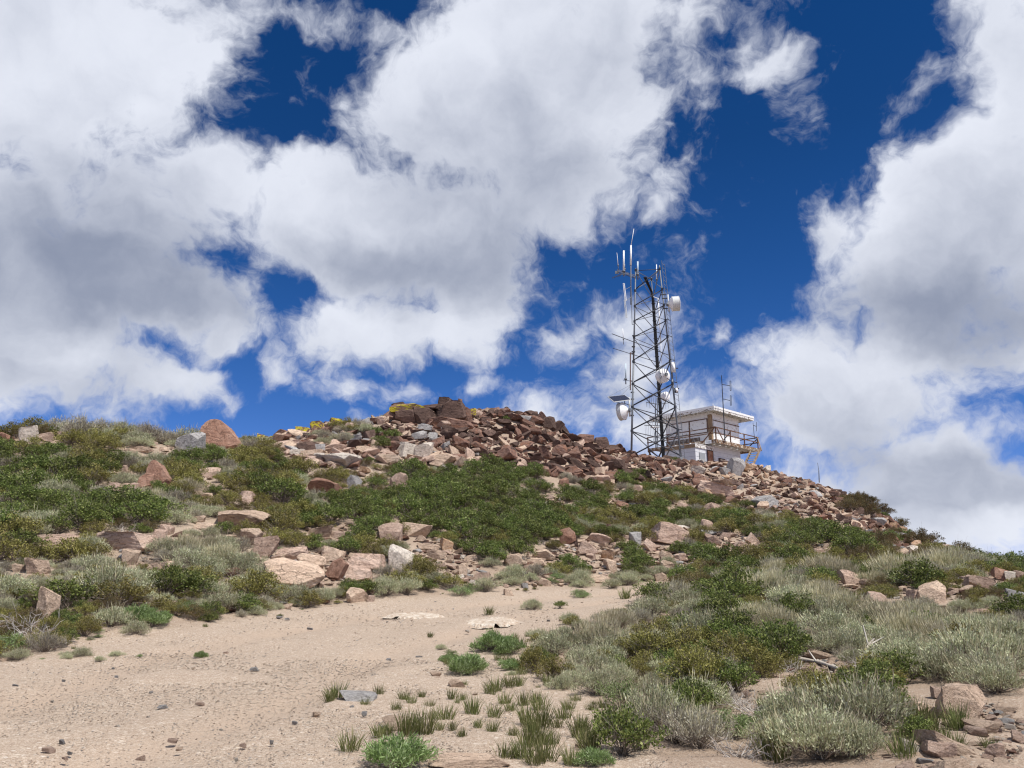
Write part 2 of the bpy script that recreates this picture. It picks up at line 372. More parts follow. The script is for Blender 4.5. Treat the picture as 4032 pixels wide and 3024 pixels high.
# height table (25 cm cells) for quick look-ups
GX, GY = np.arange(-62, 68.01, .25), np.arange(-12, 96.01, .25)
gx, gy = np.meshgrid(GX, GY)
HT = Hraw(gx, gy); 
_rd = road_amount(gx, gy)
_n = .16 * vnoise(gx / 3.1, gy / 3.1, 1) + .08 * vnoise(gx / 1.2, gy / 1.2, 2)
HT = HT + _n * (1 - .85 * _rd)
def H(x, y):
    """height of the finished ground"""
    x, y = np.asarray(x, float), np.asarray(y, float)
    u = np.clip((x - GX[0]) / .25, 0, len(GX) - 1.001); v = np.clip((y - GY[0]) / .25, 0, len(GY) - 1.001)
    i, j = u.astype(int), v.astype(int); fu, fv = u - i, v - j
    z = (HT[j, i] * (1 - fu) + HT[j, i + 1] * fu) * (1 - fv) + (HT[j + 1, i] * (1 - fu) + HT[j + 1, i + 1] * fu) * fv
    return z - .16 * np.hypot(x - np.clip(x, -62, 68), y - np.clip(y, -12, 96)) ** .97
def road_at(x, y):
    u = np.clip((np.asarray(x) - GX[0]) / .25, 0, len(GX) - 1).astype(int); v = np.clip((np.asarray(y) - GY[0]) / .25, 0, len(GY) - 1).astype(int)
    return _rd[v, u]
_YS = np.arange(4.5, 95, .06)
def ground_at(px, py, near=False):
    """the point of the ground a photo pixel shows (the skyline point if the pixel is sky)"""
    a, b = ray(px, py); gap = b * _YS - H(a * _YS, _YS)
    k = np.where(gap <= 0)[0]
    if len(k): i = k[0]
    else:       # sky: take the skyline under that column
        a = ray(px, 1800)[0]; h = H(a * _YS, _YS) / _YS; h[_YS < 20] = -9; i = int(np.argmax(h))
    Y = _YS[i]; return Vector((a * Y, Y, float(H(a * Y, Y))))

rows = np.concatenate([np.arange(-12, 4, .4), 4 * 1.0135 ** np.arange(0, 238), 97 * 1.06 ** np.arange(1, 62)])
us = np.concatenate([np.linspace(-3.2, -.82, 50, endpoint=False), np.linspace(-.82, .82, 420), np.linspace(.82, 3.2, 51)[1:]])
R_, U_ = np.meshgrid(rows, us, indexing='ij')
TX = U_ * (np.maximum(R_, 0) + 7); TY = R_
def track_at(x, y, px_lines=([(-600, 2900), (600, 2600), (1300, 2450), (1900, 2380), (2600, 2310)], [(-600, 3300), (900, 2850), (1500, 2580), (2000, 2440), (2600, 2325)])):
    tr = np.zeros(x.shape)
    for line in px_lines:
        best = np.full(x.shape, 1e9)
        for (ax, ay), (bx, by) in zip(line[:-1], line[1:]):
            A, B_ = np.array(ground_at(ax, ay)[:2]), np.array(ground_at(bx, by)[:2]); d = B_ - A
            t = np.clip(((x - A[0]) * d[0] + (y - A[1]) * d[1]) / (d @ d), 0, 1); best = np.minimum(best, np.hypot(x - A[0] - t * d[0], y - A[1] - t * d[1]))
        tr = np.maximum(tr, np.clip(1.25 - best / .5, 0, 1))
    return tr * np.clip(.8 + .5 * vnoise(x * .8, y * .8, 9), 0, 1) * (y < 40) * (y > 2)
TZ = -.07 * track_at(TX, TY) * road_at(TX, TY) + .03 * vnoise(TX / .9, TY / .9, 15) * road_at(TX, TY) + H(TX, TY) + .035 * vnoise(TX / .45, TY / .45, 3) * (1 - .7 * road_at(TX, TY)) * (R_ < 95) + .012 * vnoise(TX / .16, TY / .16, 5) * (R_ < 30)
nr, nu = R_.shape
V_ = np.stack([TX, TY, TZ], -1).reshape(-1, 3)
idx = np.arange(nr * nu).reshape(nr, nu)
F_ = np.stack([idx[:-1, :-1], idx[:-1, 1:], idx[1:, 1:], idx[1:, :-1]], -1).reshape(-1, 4)
fc = V_[F_].mean(1)
is_road = road_at(fc[:, 0], fc[:, 1]) > .5
is_road &= (fc[:, 1] < 40) & (fc[:, 1] > -11)
def submesh(name, mask):
    f = F_[mask]; used, inv = np.unique(f, return_inverse=True)
    me = mesh_np(name, V_[used], inv.reshape(f.shape), (M_GROUND,), smooth=True)
    v = V_[used]; px, py = proj(v[:, 0], np.maximum(v[:, 1], 2), v[:, 2])
    tr = track_at(v[:, 0], v[:, 1])
    at = me.attributes.new('track', 'FLOAT', 'POINT'); at.data.foreach_set('value', tr.astype(np.float32))
    lt = (1 - road_at(v[:, 0], v[:, 1])) * np.clip(.55 + .6 * vnoise(v[:, 0] / 1.5, v[:, 1] / 1.5, 12), 0, 1)
    at = me.attributes.new('litter', 'FLOAT', 'POINT'); at.data.foreach_set('value', lt.astype(np.float32))
    return me
tag(link('ground', submesh('ground', ~is_road)), kind='structure')
tag(link('dirt_road', submesh('dirt_road', is_road)), kind='structure')

# ------------------------------------------------------------------ rock shapes
def rock_mesh(seed, dims, sub=3, planes=11, rough=.05, keep=.62, mat='t', slab=False, strata=0.):
    """a boulder cut by random planes: unit size, then scaled to dims"""
    rnd = np.random.RandomState(seed)
    bm = bmesh.new(); bmesh.ops.create_icosphere(bm, subdivisions=sub, radius=1.0)
    me = bpy.data.meshes.new('rock'); bm.to_mesh(me); bm.free()
    n = len(me.vertices); v = np.empty(n * 3, np.float32); me.vertices.foreach_get('co', v); v = v.reshape(-1, 3).astype(float) * 1.25
    v += rnd.randn(3) * .02
    for k in range(planes):
        if k < 6: nrm = np.eye(3)[k // 2] * (1 if k % 2 else -1) + rnd.randn(3) * .22; dd = rnd.uniform(.55, .85)
        else: nrm = rnd.randn(3); dd = rnd.uniform(keep, .95)
        nrm /= np.linalg.norm(nrm)
        d = v @ nrm - dd; v -= np.where(d > 0, d, 0)[:, None] * nrm[None] * .985
    sc = 1.0
    off = Vector(rnd.rand(3) * 50)
    for i in range(n):
        p = Vector(v[i]); q = p * 1.3 + off
        f = mnoise.fractal(q * 1.2, 1.0, 2.0, 5 if sub > 3 else 3, noise_basis='PERLIN_ORIGINAL') if sub > 2 else 0
        r = mnoise.noise(q * 5.0) * .35 if sub > 3 else 0
        st = 0
        if strata: st = abs(((p.z * 6 + mnoise.noise(q * 1.1) * 2.2) % 1.0) - .5) * strata
        L = 1 + rough * (f + r) - st
        v[i] = (p.x * L, p.y * L, p.z * L)
    lo, hi = v.min(0), v.max(0); v = (v - (lo + hi) / 2) / (hi - lo)      # fits a unit cube
    v[:, 2] += .5
    v *= np.array(dims)
    me.vertices.foreach_set('co', v.astype(np.float32).ravel()); me.update()
    me.materials.append(RM[mat]); me.name = 'boulder'
    return me

def place_rock(me, px, py, wpx, hpx, yaw, tilt=0., sink=.12, Y=None, lift=0.):
    """me fills a unit cube; width and height are the size it has in the photo"""
    g = ground_at(px, min(py, 3020) if py < 3020 else 3020) if Y is None else W(px, py, Y)
    if py > 3020:
        a, b = ray(px, py); g = Vector((a * (g.y - .4 * (py - 3020) / 30), g.y - .4 * (py - 3020) / 30, 0)); g.z = float(H(g.x, g.y))
    s = g.y / (F * .97); w, h = wpx * s, hpx * s
    h2 = h * (1 + sink)
    d = w * random.uniform(.65, .95)
    o = bpy.data.objects.new('boulder', me); COL.objects.link(o)
    o.scale = (w, d, h2)
    o.rotation_euler = (random.uniform(-.06, .06), math.radians(tilt), yaw)
    o.location = (g.x, g.y + d * .25, g.z - h * sink + lift)
    return o, g, w

random.seed(5)
BIG_PROTO = {}
def big_proto(kind, k, flat):
    key = (kind, k % 7, flat)
    if key not in BIG_PROTO:
        BIG_PROTO[key] = rock_mesh(100 + 31 * (k % 7) + (ord(kind) % 13) * 7 + flat, (1, 1, 1), sub=5 if flat != 2 else 4, planes=11, rough=.055 if kind in 'tpw' else .04, mat=kind, strata=.05 if kind in 'rdl' else .015)
        BIG_PROTO[key].name = 'boulder'
    return BIG_PROTO[key]

# px, base row, width, height, colour, tilt  -- every boulder one can tell apart in the photo
BOULDERS = '''102 1741 75 68 w 0|172 1737 65 35 p 0|239 1722 35 24 p 0|8 1735 44 34 r 0|862 1772 172 118 r 8|745 1792 130 92 g -5|924 1727 30 40 d 0|1022 1697 62 46 l 10|520 1787 36 20 t 0|566 1784 50 26 t 0|642 1777 40 18 t 0
628 1918 92 108 r -6|570 1922 72 62 r 0|482 1860 42 30 p 0|452 1930 42 30 p 0|490 1932 25 26 t 0|522 1933 32 32 p 0|820 1880 82 42 p 0|935 2082 210 74 t 3|775 2060 60 30 t 0|800 2087 88 32 t 0|492 2167 212 72 p 3|647 2108 56 42 p 0|620 2132 56 46 p 0|219 2150 150 44 p -3|505 2227 66 60 t 0|652 2252 66 40 t 0|697 2234 26 26 p 0|142 2266 96 66 t -5|70 2257 50 34 t 0|300 2237 30 15 w 0|977 2142 88 60 t 0|1040 2190 96 76 p 0|815 1962 46 22 t 0|965 1987 60 52 p 0
1255 2117 92 46 t 0|1330 2122 60 30 p 0|1143 2202 118 48 p 0|1215 2242 112 58 t 5|1137 2302 228 96 t 4|1303 2280 70 82 r 20|1300 2207 92 52 t 5|1437 2245 140 66 p 10|1395 2287 122 58 p 8|1256 2294 38 40 t 0|1530 2132 98 72 p 5|1637 2114 116 56 t 3|1657 2136 46 26 t 0|1683 2167 92 28 t 0|1747 2167 62 42 o 20|1562 2242 102 88 w 12|1720 2202 76 36 t 0|1772 2212 30 24 t 0|1857 2207 42 22 t 0|2020 2237 72 54 t 0|1898 2300 64 42 p 0|1820 2262 42 42 t 0
1400 2371 90 52 t 5|1458 2373 30 26 p 0|2002 2348 36 26 t 0|2066 2318 30 22 g 0|2140 2308 55 30 t 0|1405 2766 138 34 g 0|1558 2868 116 36 t 0|1797 2708 62 28 t 4|1840 3022 330 30 t 0|1714 2668 42 18 t 0|2278 2950 26 18 t 0|1433 2822 22 18 g 0|2183 2612 26 22 p 0|165 2441 94 112 t 8
2138 2206 98 40 t -4|2110 2227 90 30 t 0|2305 2187 76 46 p 22|2357 2140 92 38 p 18|2233 2147 64 66 r 0|2257 2152 42 44 d 0|2398 2212 52 44 o 0|2410 2254 56 48 t 0|2500 2145 50 54 g 10|2640 2142 142 74 p 16|2690 2088 46 20 w 0|2550 2172 62 48 p 20|2622 2212 62 40 t 10|2682 2213 50 32 p 0|2627 2242 62 32 t 15|2797 2017 68 46 p 32|2785 2087 42 42 p 0|2800 2147 60 42 p 25|2858 2125 44 28 p 0|2922 2174 90 36 p 28|2960 2147 62 46 p 30|2507 1936 36 30 p 25|2447 1999 50 26 r 20|2688 2003 50 26 p 35|2220 1916 42 36 r 0|2155 1966 46 22 p 0|2360 2291 106 28 t 0|2607 2287 52 30 t 0
3256 2159 30 20 t 0|3228 2181 46 20 p 0|3337 2301 80 54 p 20|3340 2317 86 16 t 0|3460 2377 82 44 p -6|3690 2375 120 76 t -8|3640 2367 106 40 p 8|3555 2333 34 24 t 0|3520 2330 24 20 t 0|3583 2340 36 22 t 0|3770 2339 46 22 t 0|3820 2296 52 28 p 0|3862 2319 96 44 p 10|3812 2317 50 52 p 25|3942 2286 62 44 r 15|3985 2287 52 36 w 0|4022 2282 40 34 p 0|4005 2366 66 40 g 10|3877 2416 52 16 p 0
3795 2833 172 128 t 14|3735 2978 190 60 t 30|3712 2996 112 62 p 10|3770 3034 134 54 t 0|3880 2897 122 50 t 0|3590 2976 104 44 w 22|3935 2992 76 54 p 0|3580 3042 104 40 p 0|3962 3038 142 46 t 0|3700 2743 52 32 p 0|3650 2816 128 40 t 10|3975 2812 82 20 t 0|3857 2913 62 42 p 0|4018 2932 52 46 p 0|3182 2669 50 36 p 0|3092 2672 102 16 t 0|3230 2600 112 36 t 8|3290 2609 56 20 t 0|2625 2446 46 26 t 0|2720 2560 0 0 t 0
3598 2183 52 36 w 12|3560 2183 40 32 g 0|3606 2149 60 32 r 8|3683 2151 52 36 p 0|3553 2107 32 34 o 20|3520 2080 32 22 o 0|3463 2069 64 30 g 0|3297 1946 40 22 d 0'''
# the blocks of the ridge and its summit outcrop; the ones with a distance stand on others
RIDGE = '''1776 1668 142 82 d 0 50.2|1690 1622 180 22 d -9 50.6|1615 1628 165 32 l -4 50.0|1598 1685 86 66 d 0 49.5|1665 1685 100 70 d 5 49.6|1800 1708 150 58 r 5 49.3|1570 1604 58 20 d -6 50.6|1812 1596 20 26 r 0 50.3|1858 1636 34 26 l 0 50.6|1750 1640 60 70 d 0 50.9|1540 1668 80 56 r 0 50.5|1830 1668 62 60 r 0 50.4|1588 1650 110 44 d 4 50.2|1660 1640 120 40 d -3 50.3|1500 1690 70 46 p 0 49.8|1735 1700 100 50 r 0 49.2
1180 1690 62 44 l 0 0|1240 1684 54 46 l 0 0|1314 1662 54 40 l 0 0|1392 1645 68 26 l -6 0|1115 1712 88 38 r 0 0|1352 1660 40 30 l 0 0|1070 1722 40 26 l 0 0|1450 1632 70 28 r -8 0
1328 1838 176 54 w -3 0|1395 1927 60 54 g 0 0|1262 1947 128 64 r 6 0|1327 1842 110 38 g 3 40.6|1305 1850 90 34 t 0 40.2|1254 1822 48 28 d 0 0|1252 1812 72 32 w 0 0|1140 1766 122 34 p -4 0|1215 1786 90 48 d -12 0|1250 1787 58 38 g 0 0|1318 1782 92 34 p -5 0|1160 1792 72 26 w 0 0
1435 1787 82 34 t 0 0|1602 1805 90 68 w 4 0|1671 1807 80 64 w -6 0|1535 1822 128 40 t 0 0|1735 1835 108 44 t 6 0|1432 1867 46 34 o 0 0|1555 1922 70 64 p 20 0|1590 1946 34 32 t 0 0
2820 1952 148 48 p 16 0|2760 1917 58 36 r 0 0|3020 2002 98 54 g 5 0|2897 1872 70 68 g 10 0|3027 1863 34 32 w 0 0|2290 1734 92 40 r 5 0|2368 1736 78 46 d 0 0|2577 1852 76 42 r 45 0|2250 1810 72 60 r 25 0|2425 1852 60 50 d 10 0|2195 1790 70 46 r 15 0|2935 1858 70 40 o 15 0|2110 1672 70 42 r 0 0|2160 1692 62 52 d 0 0|2060 1660 70 30 g 0 0|2745 1868 60 34 w 18 0|2850 1870 52 34 g 20 0'''
REG = []      # (kind letter, object, px, py, w px) of every labelled natural thing, for the label writer below
rock_objs = []
kk = 0
for src in (BOULDERS, RIDGE):
    for e in src.replace('\n', '|').split('|'):
        f = e.split()
        px, py, w, h = map(float, f[:4]); kind = f[4]; tilt = float(f[5]); Yd = float(f[6]) if len(f) > 6 else 0
        if w == 0: continue
        kk += 1
        if kind == 'r' and (py > 1900 or px < 1000): kind = 'R'
        flat = 1 if h / w < .45 else 0
        if w < 60 and py < 2500: flat = 2
        lift = 0
        if Yd:
            # stacked blocks stand at their own distance, so their foot is where the photo shows it
            g = W(px, py, Yd); me = big_proto(kind, kk, flat)
            s = Yd / (F * .97); o = bpy.data.objects.new('boulder', me); COL.objects.link(o)
            o.scale = (w * s, w * s * (.6 if w < 120 else .45), h * s * 1.08); o.rotation_euler = (0, math.radians(tilt), random.uniform(-.25, .25) + (math.pi if kk % 2 else 0)); 
            if kk % 2: o.rotation_euler.y *= -1
            o.location = g; gx_ = g
        else:
            me = big_proto(kind, kk, flat)
            o, gx_, ww = place_rock(me, px, py, w, h, random.choice((0, math.pi)) + random.uniform(-.3, .3), 0, .14 if h / w > .3 else .3)
            o.rotation_euler.y = math.radians(tilt) * (1 if abs(o.rotation_euler.z) < 1.5 else -1)
            if abs(tilt) > 15: o.location.z += .0
        rock_objs.append((o, o.location.x, o.location.y, max(o.scale.x, o.scale.y) * .5))
        REG.append(('rock', kind, o, px, py, w, h, tilt, 'big'))

# ------------------------------------------------------------------ plants
def plant_mat(name, cols, trans=.25, rough=.7):
    m = bpy.data.materials.new(name); m.use_nodes = True; t = m.node_tree; t.nodes.clear()
    out = t.nodes.new('ShaderNodeOutputMaterial')
    a = nd(t, 'ShaderNodeAttribute', attribute_name='tone')
    oi = t.nodes.new('ShaderNodeObjectInfo').outputs['Random']
    k = len(cols); c = ramp(t, a.outputs['Fac'], [(i / (k - 1), q) for i, q in enumerate(cols)])
    hv = nd(t, 'ShaderNodeHueSaturation'); t.links.new(mrange(oi, 0, 1, .80, 1.22, tree=t), hv.inputs['Value']); t.links.new(mrange(oi, 0, 1, .488, .508, tree=t), hv.inputs['Hue']); t.links.new(c, hv.inputs['Color'])
    d = t.nodes.new('ShaderNodeBsdfPrincipled'); d.inputs['Roughness'].default_value = rough; d.inputs['Specular IOR Level'].default_value = .3
    tr = t.nodes.new('ShaderNodeBsdfTranslucent'); mx = t.nodes.new('ShaderNodeMixShader'); mx.inputs[0].default_value = trans
    t.links.new(hv.outputs[0], d.inputs['Base Color']); t.links.new(hv.outputs[0], tr.inputs['Color'])
    t.links.new(d.outputs[0], mx.inputs[1]); t.links.new(tr.outputs[0], mx.inputs[2]); t.links.new(mx.outputs[0], out.inputs[0])
    return m
PM = {
 'green': plant_mat('dark_green_leaves', [(.048, .070, .018), (.108, .148, .034), (.20, .24, .06), (.37, .39, .15)]),
 'olive': plant_mat('olive_leaves', [(.10, .095, .026), (.19, .18, .045), (.28, .26, .075), (.40, .34, .14)]),
 'sage': plant_mat('sage_leaves', [(.20, .215, .115), (.37, .39, .225), (.54, .56, .36), (.74, .73, .54)], .15),
 'silver': plant_mat('dry_grey_leaves', [(.19, .165, .125), (.30, .28, .21), (.42, .39, .31), (.57, .53, .45)], .12),
 'straw': plant_mat('straw_stalks', [(.30, .26, .15), (.46, .41, .25), (.60, .54, .36), (.70, .65, .47)], .2),
 'bright': plant_mat('fresh_green_leaves', [(.09, .14, .035), (.17, .24, .075), (.29, .37, .16), (.44, .52, .30)]),
 'grass': plant_mat('grass_blades', [(.08, .10, .028), (.13, .15, .045), (.20, .21, .08), (.42, .37, .20)]),
 'rusty': plant_mat('rust_tipped_leaves', [(.081, .081, .027), (.135, .115, .041), (.203, .149, .068), (.297, .203, .108)]),
 'wood': plant_mat('grey_twigs', [(.10, .075, .055), (.18, .14, .11), (.28, .235, .20), (.42, .38, .34)], 0),
 'dead': plant_mat('bleached_dead_wood', [(.25, .21, .175), (.36, .32, .28), (.46, .42, .38), (.56, .52, .48)], 0),
}
def unit(a): return a / (np.linalg.norm(a, axis=-1, keepdims=True) + 1e-9)
def quads_leaves(P, D, N, L, Wd, bend=0.):
    """a rhombus leaf at each P along D with normal N"""
    S = unit(np.cross(D, N)); L = L[:, None]; Wd = Wd[:, None]
    v = np.stack([P, P + D * L * .5 + S * Wd * .5, P + D * L + np.array([0, 0, -1]) * L * bend, P + D * L * .5 - S * Wd * .5], 1)
    n = len(P); return v.reshape(-1, 3), np.arange(n * 4).reshape(n, 4)
def strips(A, B, r, seg=1):
    """three-sided twigs from A to B"""
    D = unit(B - A); up = np.where(np.abs(D[:, 2:3]) > .9, np.array([[1., 0, 0]]), np.array([[0, 0, 1.]]))
    S = unit(np.cross(D, up)); T = np.cross(D, S); r = np.asarray(r)[:, None]; V = []
    for k in range(3):
        a = 2 * math.pi * k / 3; o = (S * math.cos(a) + T * math.sin(a)); V += [A + o * r, B + o * r * .5]
    V = np.stack(V, 1); n = len(A); b = (np.arange(n) * 6)[:, None]
    Fq = np.concatenate([b + np.array([[0, 2, 3, 1]]), b + np.array([[2, 4, 5, 3]]), b + np.array([[4, 0, 1, 5]])])
    return V.reshape(-1, 3), Fq
def set_tone(me, tone_per_vert):
    a = me.attributes.new('tone', 'FLOAT', 'POINT'); a.data.foreach_set('value', np.clip(tone_per_vert, 0, 1).astype(np.float32))
class PB:
    """gathers plant pieces into one mesh with several materials"""
    def __init__(s): s.V, s.Fq, s.M, s.T, s.n, s.mats = [], [], [], [], 0, []
    def add(s, vf, mat, tone):
        v, f = vf
        if mat not in s.mats: s.mats.append(mat)
        s.V.append(v); s.Fq.append(f + s.n); s.M.append(np.full(len(f), s.mats.index(mat))); s.T.append(np.broadcast_to(tone, (len(v),)) if np.ndim(tone) == 0 else tone); s.n += len(v)
    def build(s, name):
        me = mesh_np(name, np.concatenate(s.V), np.concatenate(s.Fq), [PM[m] for m in s.mats], np.concatenate(s.M)); set_tone(me, np.concatenate(s.T)); return me

def shrub_parts(seed, kind, nleaf=3000, leaf=(.045, .03), r=1., h=.75, spiky=0., tips=60, low=.1, straw=0.):
    """a shrub about 2r wide: returns (foliage builder, stems builder), all unit sized (r=1 m)"""
    q = np.random.RandomState(seed)
    th = q.rand(tips) * 6.283; u = q.rand(tips) ** .55
    lob = 1 + .20 * np.sin(th * 3 + q.rand() * 6) + .12 * np.sin(th * 5 + q.rand() * 6)
    R = u * r * lob * .88; z = h * (low + (1 - low) * np.sqrt(np.clip(1 - (u * .93) ** 2, 0, 1))) * q.uniform(.62, 1.2, tips)
    C = np.stack([R * np.cos(th), R * np.sin(th), z], 1)
    Csz = q.uniform(.10, .24, tips) * r
    w = Csz / Csz.sum(); own = q.choice(tips, nleaf, p=w)
    off = q.randn(nleaf, 3); off = unit(off) * (q.rand(nleaf, 1) ** .45) * Csz[own][:, None] * np.array([1.15, 1.15, .8])
    P = C[own] + off
    # some leaves run down the twigs towards the root
    dn = q.rand(nleaf) < .25; f = q.uniform(.45, 1, nleaf)[:, None]; P = np.where(dn[:, None], P * np.concatenate([f, f, f ** .8], 1), P)
    P[:, 2] = np.maximum(P[:, 2], .02)
    outw = unit(np.stack([P[:, 0], P[:, 1], np.full(nleaf, .25 * r)], 1))
    Dr = unit(q.randn(nleaf, 3) * (1 - spiky) + outw * .7 + np.array([0, 0, 1.]) * (.3 + 1.3 * spiky))
    N = unit(q.randn(nleaf, 3) + np.array([0, 0, .8]))
    L = leaf[0] * q.uniform(.6, 1.4, nleaf); Wd = leaf[1] * q.uniform(.6, 1.4, nleaf)
    fo = PB()
    tone = np.clip(q.normal(.42, .24, nleaf) + (q.rand(tips)[own] - .5) * .35, 0, 1)
    fo.add(quads_leaves(P, Dr, N, L, Wd), kind, np.repeat(tone, 4))
    if straw:
        ns = int(straw); k = q.choice(tips, ns); A = C[k] + q.randn(ns, 3) * Csz[k][:, None] * .5; Ds = unit(np.stack([A[:, 0] * .5, A[:, 1] * .5, np.full(ns, 1.)], 1) + q.randn(ns, 3) * .14)
        fo.add(quads_leaves(A, Ds, unit(q.randn(ns, 3)), q.uniform(.16, .38, ns), np.full(ns, .017)), 'straw', np.repeat(q.rand(ns), 4))
    st = PB(); base = q.randn(tips, 3) * np.array([.07, .07, 0]) * r
    mid = base * .5 + C * np.array([.45, .45, .55]) + q.randn(tips, 3) * .05
    for A, B, rr in ((base, mid, .014), (mid, C, .009)):
        st.add(strips(A, B, np.full(tips, rr) * q.uniform(.6, 1.3, tips)), 'wood', np.repeat(np.clip(q.normal(.4, .2, tips), 0, 1), 6))
    k = q.choice(tips, tips * 3); A = mid[k]; B = C[k] + q.randn(len(k), 3) * Csz[k][:, None] * .95
    st.add(strips(A, B, np.full(len(k), .005)), 'wood', np.repeat(np.clip(q.normal(.55, .25, len(k)), 0, 1), 6))
    return fo, st
def clump(seed, kind, n, L, Wd, spread, base, lean=.5, arch=0., tone=.5):
    """blades or long leaves rising from one foot"""
    q = np.random.RandomState(seed); b = PB()
    th = q.rand(n) * 6.283; P = np.stack([np.cos(th), np.sin(th), th * 0], 1) * (q.rand(n, 1) ** .6) * base
    D = unit(np.concatenate([P[:, :2] / base * lean + q.randn(n, 2) * lean * .5, np.ones((n, 1))], 1))
    l = L * q.uniform(.5, 1.15, n); N = unit(np.cross(D, unit(q.randn(n, 3)))); S = unit(np.cross(D, N)); w = (Wd * q.uniform(.7, 1.3, n))[:, None]
    A = P; M = A + D * (l * .55)[:, None]; O = D * np.array([1, 1, 0]) * arch; T = M + (D + O * 1.6 + np.array([0, 0, -.5]) * arch) * (l * .5)[:, None]
    V = np.stack([A - S * w * .35, A + S * w * .35, M + S * w * .5, M - S * w * .5, T], 1); i = (np.arange(n) * 5)[:, None]
    F1 = i + np.array([[0, 1, 2, 3]]); F2 = i + np.array([[3, 2, 4, 4]])
    b.V.append(V.reshape(-1, 3)); tn = np.repeat(np.clip(q.normal(tone, .25, n), 0, 1), 5)
    # tips as narrow quads so the whole mesh stays four-sided
    V2 = np.stack([M - S * w * .5, M + S * w * .5, T + S * w * .06, T - S * w * .06], 1).reshape(-1, 3)
    V1 = np.stack([A - S * w * .35, A + S * w * .35, M + S * w * .5, M - S * w * .5], 1).reshape(-1, 3)
    b.V = []; b.n = 0
    for v in (V1, V2): b.add((v, np.arange(n * 4).reshape(n, 4)), kind, np.repeat(tn[::5], 4))
    return b
def dead_branches(seed, n=26, r=.8, h=.45, mat='dead', gens=3):
    q = np.random.RandomState(seed); b = PB()
    A = q.randn(n, 3) * np.array([.12, .12, .0]); th = q.rand(n) * 6.283; D = unit(np.stack([np.cos(th), np.sin(th), q.uniform(.1, .9, n)], 1)); L = q.uniform(.3, .6, n) * r; rad = np.full(n, .018)
    for g in range(gens):
        B = A + D * L[:, None]; B[:, 2] = np.clip(B[:, 2], .02, None)
        b.add(strips(A, B, rad), mat, np.repeat(np.clip(q.normal(.55, .25, len(A)), 0, 1), 6))
        A = np.repeat(B, 2, 0); D = unit(np.repeat(D, 2, 0) + q.randn(len(A), 3) * .45); L = np.repeat(L, 2) * q.uniform(.45, .85, len(A)); rad = np.repeat(rad, 2) * .62
    return b
def merged(name, *bs):
    o = PB()
    for b in bs:
        for v, f, m, t in zip(b.V, b.Fq, b.M, b.T):
            pass
    base = 0; V, Fq, M, T, mats = [], [], [], [], []
    for b in bs:
        mp = []
        for m in b.mats:
            if m not in mats: mats.append(m)
            mp.append(mats.index(m))
        V += b.V; Fq += [f + base for f in b.Fq]; M += [np.array(mp)[m] for m in b.M]; T += b.T; base += b.n
    me = mesh_np(name, np.concatenate(V), np.concatenate(Fq), [PM[m] for m in mats], np.concatenate(M)); set_tone(me, np.concatenate(T)); return me

SPEC = {  # kind: shrub_parts arguments, object name, words of the label
 'G': (dict(kind='green', nleaf=3000, leaf=(.070, .052), h=.86, tips=52), 'leafy_shrub', 'dark green leafy shrub'),
 'O': (dict(kind='olive', nleaf=3000, leaf=(.066, .044), h=.86, tips=50), 'leafy_shrub', 'olive green leafy shrub'),
 'R': (dict(kind='rusty', nleaf=3000, leaf=(.065, .036), h=.90, tips=50, spiky=.5), 'leafy_shrub', 'dull green shrub with rusty tips'),
 'S': (dict(kind='sage', nleaf=4200, leaf=(.075, .024), h=.72, tips=80, spiky=.5, straw=260), 'sagebrush', 'grey green sagebrush'),
 'P': (dict(kind='silver', nleaf=3400, leaf=(.075, .020), h=.82, tips=70, spiky=.5, straw=220), 'sagebrush', 'pale grey twiggy brush'),
 'Y': (dict(kind='sage', nleaf=2400, leaf=(.070, .020), h=.72, tips=80, spiky=.7, straw=1500), 'sagebrush', 'straw topped brush'),
 'B': (dict(kind='bright', nleaf=2600, leaf=(.055, .03), h=.62, tips=46), 'leafy_shrub', 'bright green leafy shrub'),
}
PROTO = {}
for ki, (kk_, (a_, nm, lb)) in enumerate(SPEC.items()):
    L_ = []
    for s in range(4):
        fo, st = shrub_parts(ki * 17 + s * 5 + 3, **a_)
        L_.append((merged(nm, fo, st), fo.build('foliage'), st.build('stems')))
    PROTO[kk_] = L_
def simple(name, b): me = b.build(name); return (me, None, None)
PROTO['H'] = []
for s in range(3): fo, st = shrub_parts(900 + s, 'bright', nleaf=3600, leaf=(.15, .030), h=.66, tips=54, spiky=.3); PROTO['H'].append((merged('leafy_herb', fo, st), fo.build('foliage'), st.build('stems')))
PROTO['T'] = [simple('grass_tuft', clump(920 + s, 'grass', 110, .26, .0075, .3, .10, .34, .25, .45)) for s in range(4)]
PROTO['D'] = [simple('dead_brush', dead_branches(940 + s)) for s in range(3)]
PROTO['V'] = [simple('dead_brush', dead_branches(960 + s, 40, .7, .5, 'wood')) for s in range(2)]
NAMES = {k: v[1] for k, v in SPEC.items()}; NAMES.update(H='leafy_herb', T='grass_tuft', D='dead_brush', V='dead_brush')
WORDS = {k: v[2] for k, v in SPEC.items()}; WORDS.update(H='light green leafy herb', T='thin green grass tuft', D='bleached dead branches', V='purplish brown dead twigs')
CATS = dict(G='shrub', O='shrub', R='shrub', B='shrub', S='sagebrush', P='sagebrush', Y='sagebrush', H='herb', T='grass tuft', D='dead brush', V='dead brush')
CATN = {'G': 'leafy shrubs on the hillside', 'S': 'sagebrush on the hillside', 'H': 'low herbs beside the road', 'T': 'grass tufts in the gravel', 'D': 'dead brush on the hillside'}
CATN.update(O=CATN['G'], R=CATN['G'], B=CATN['G'], P=CATN['S'], Y=CATN['S'], V=CATN['D'])

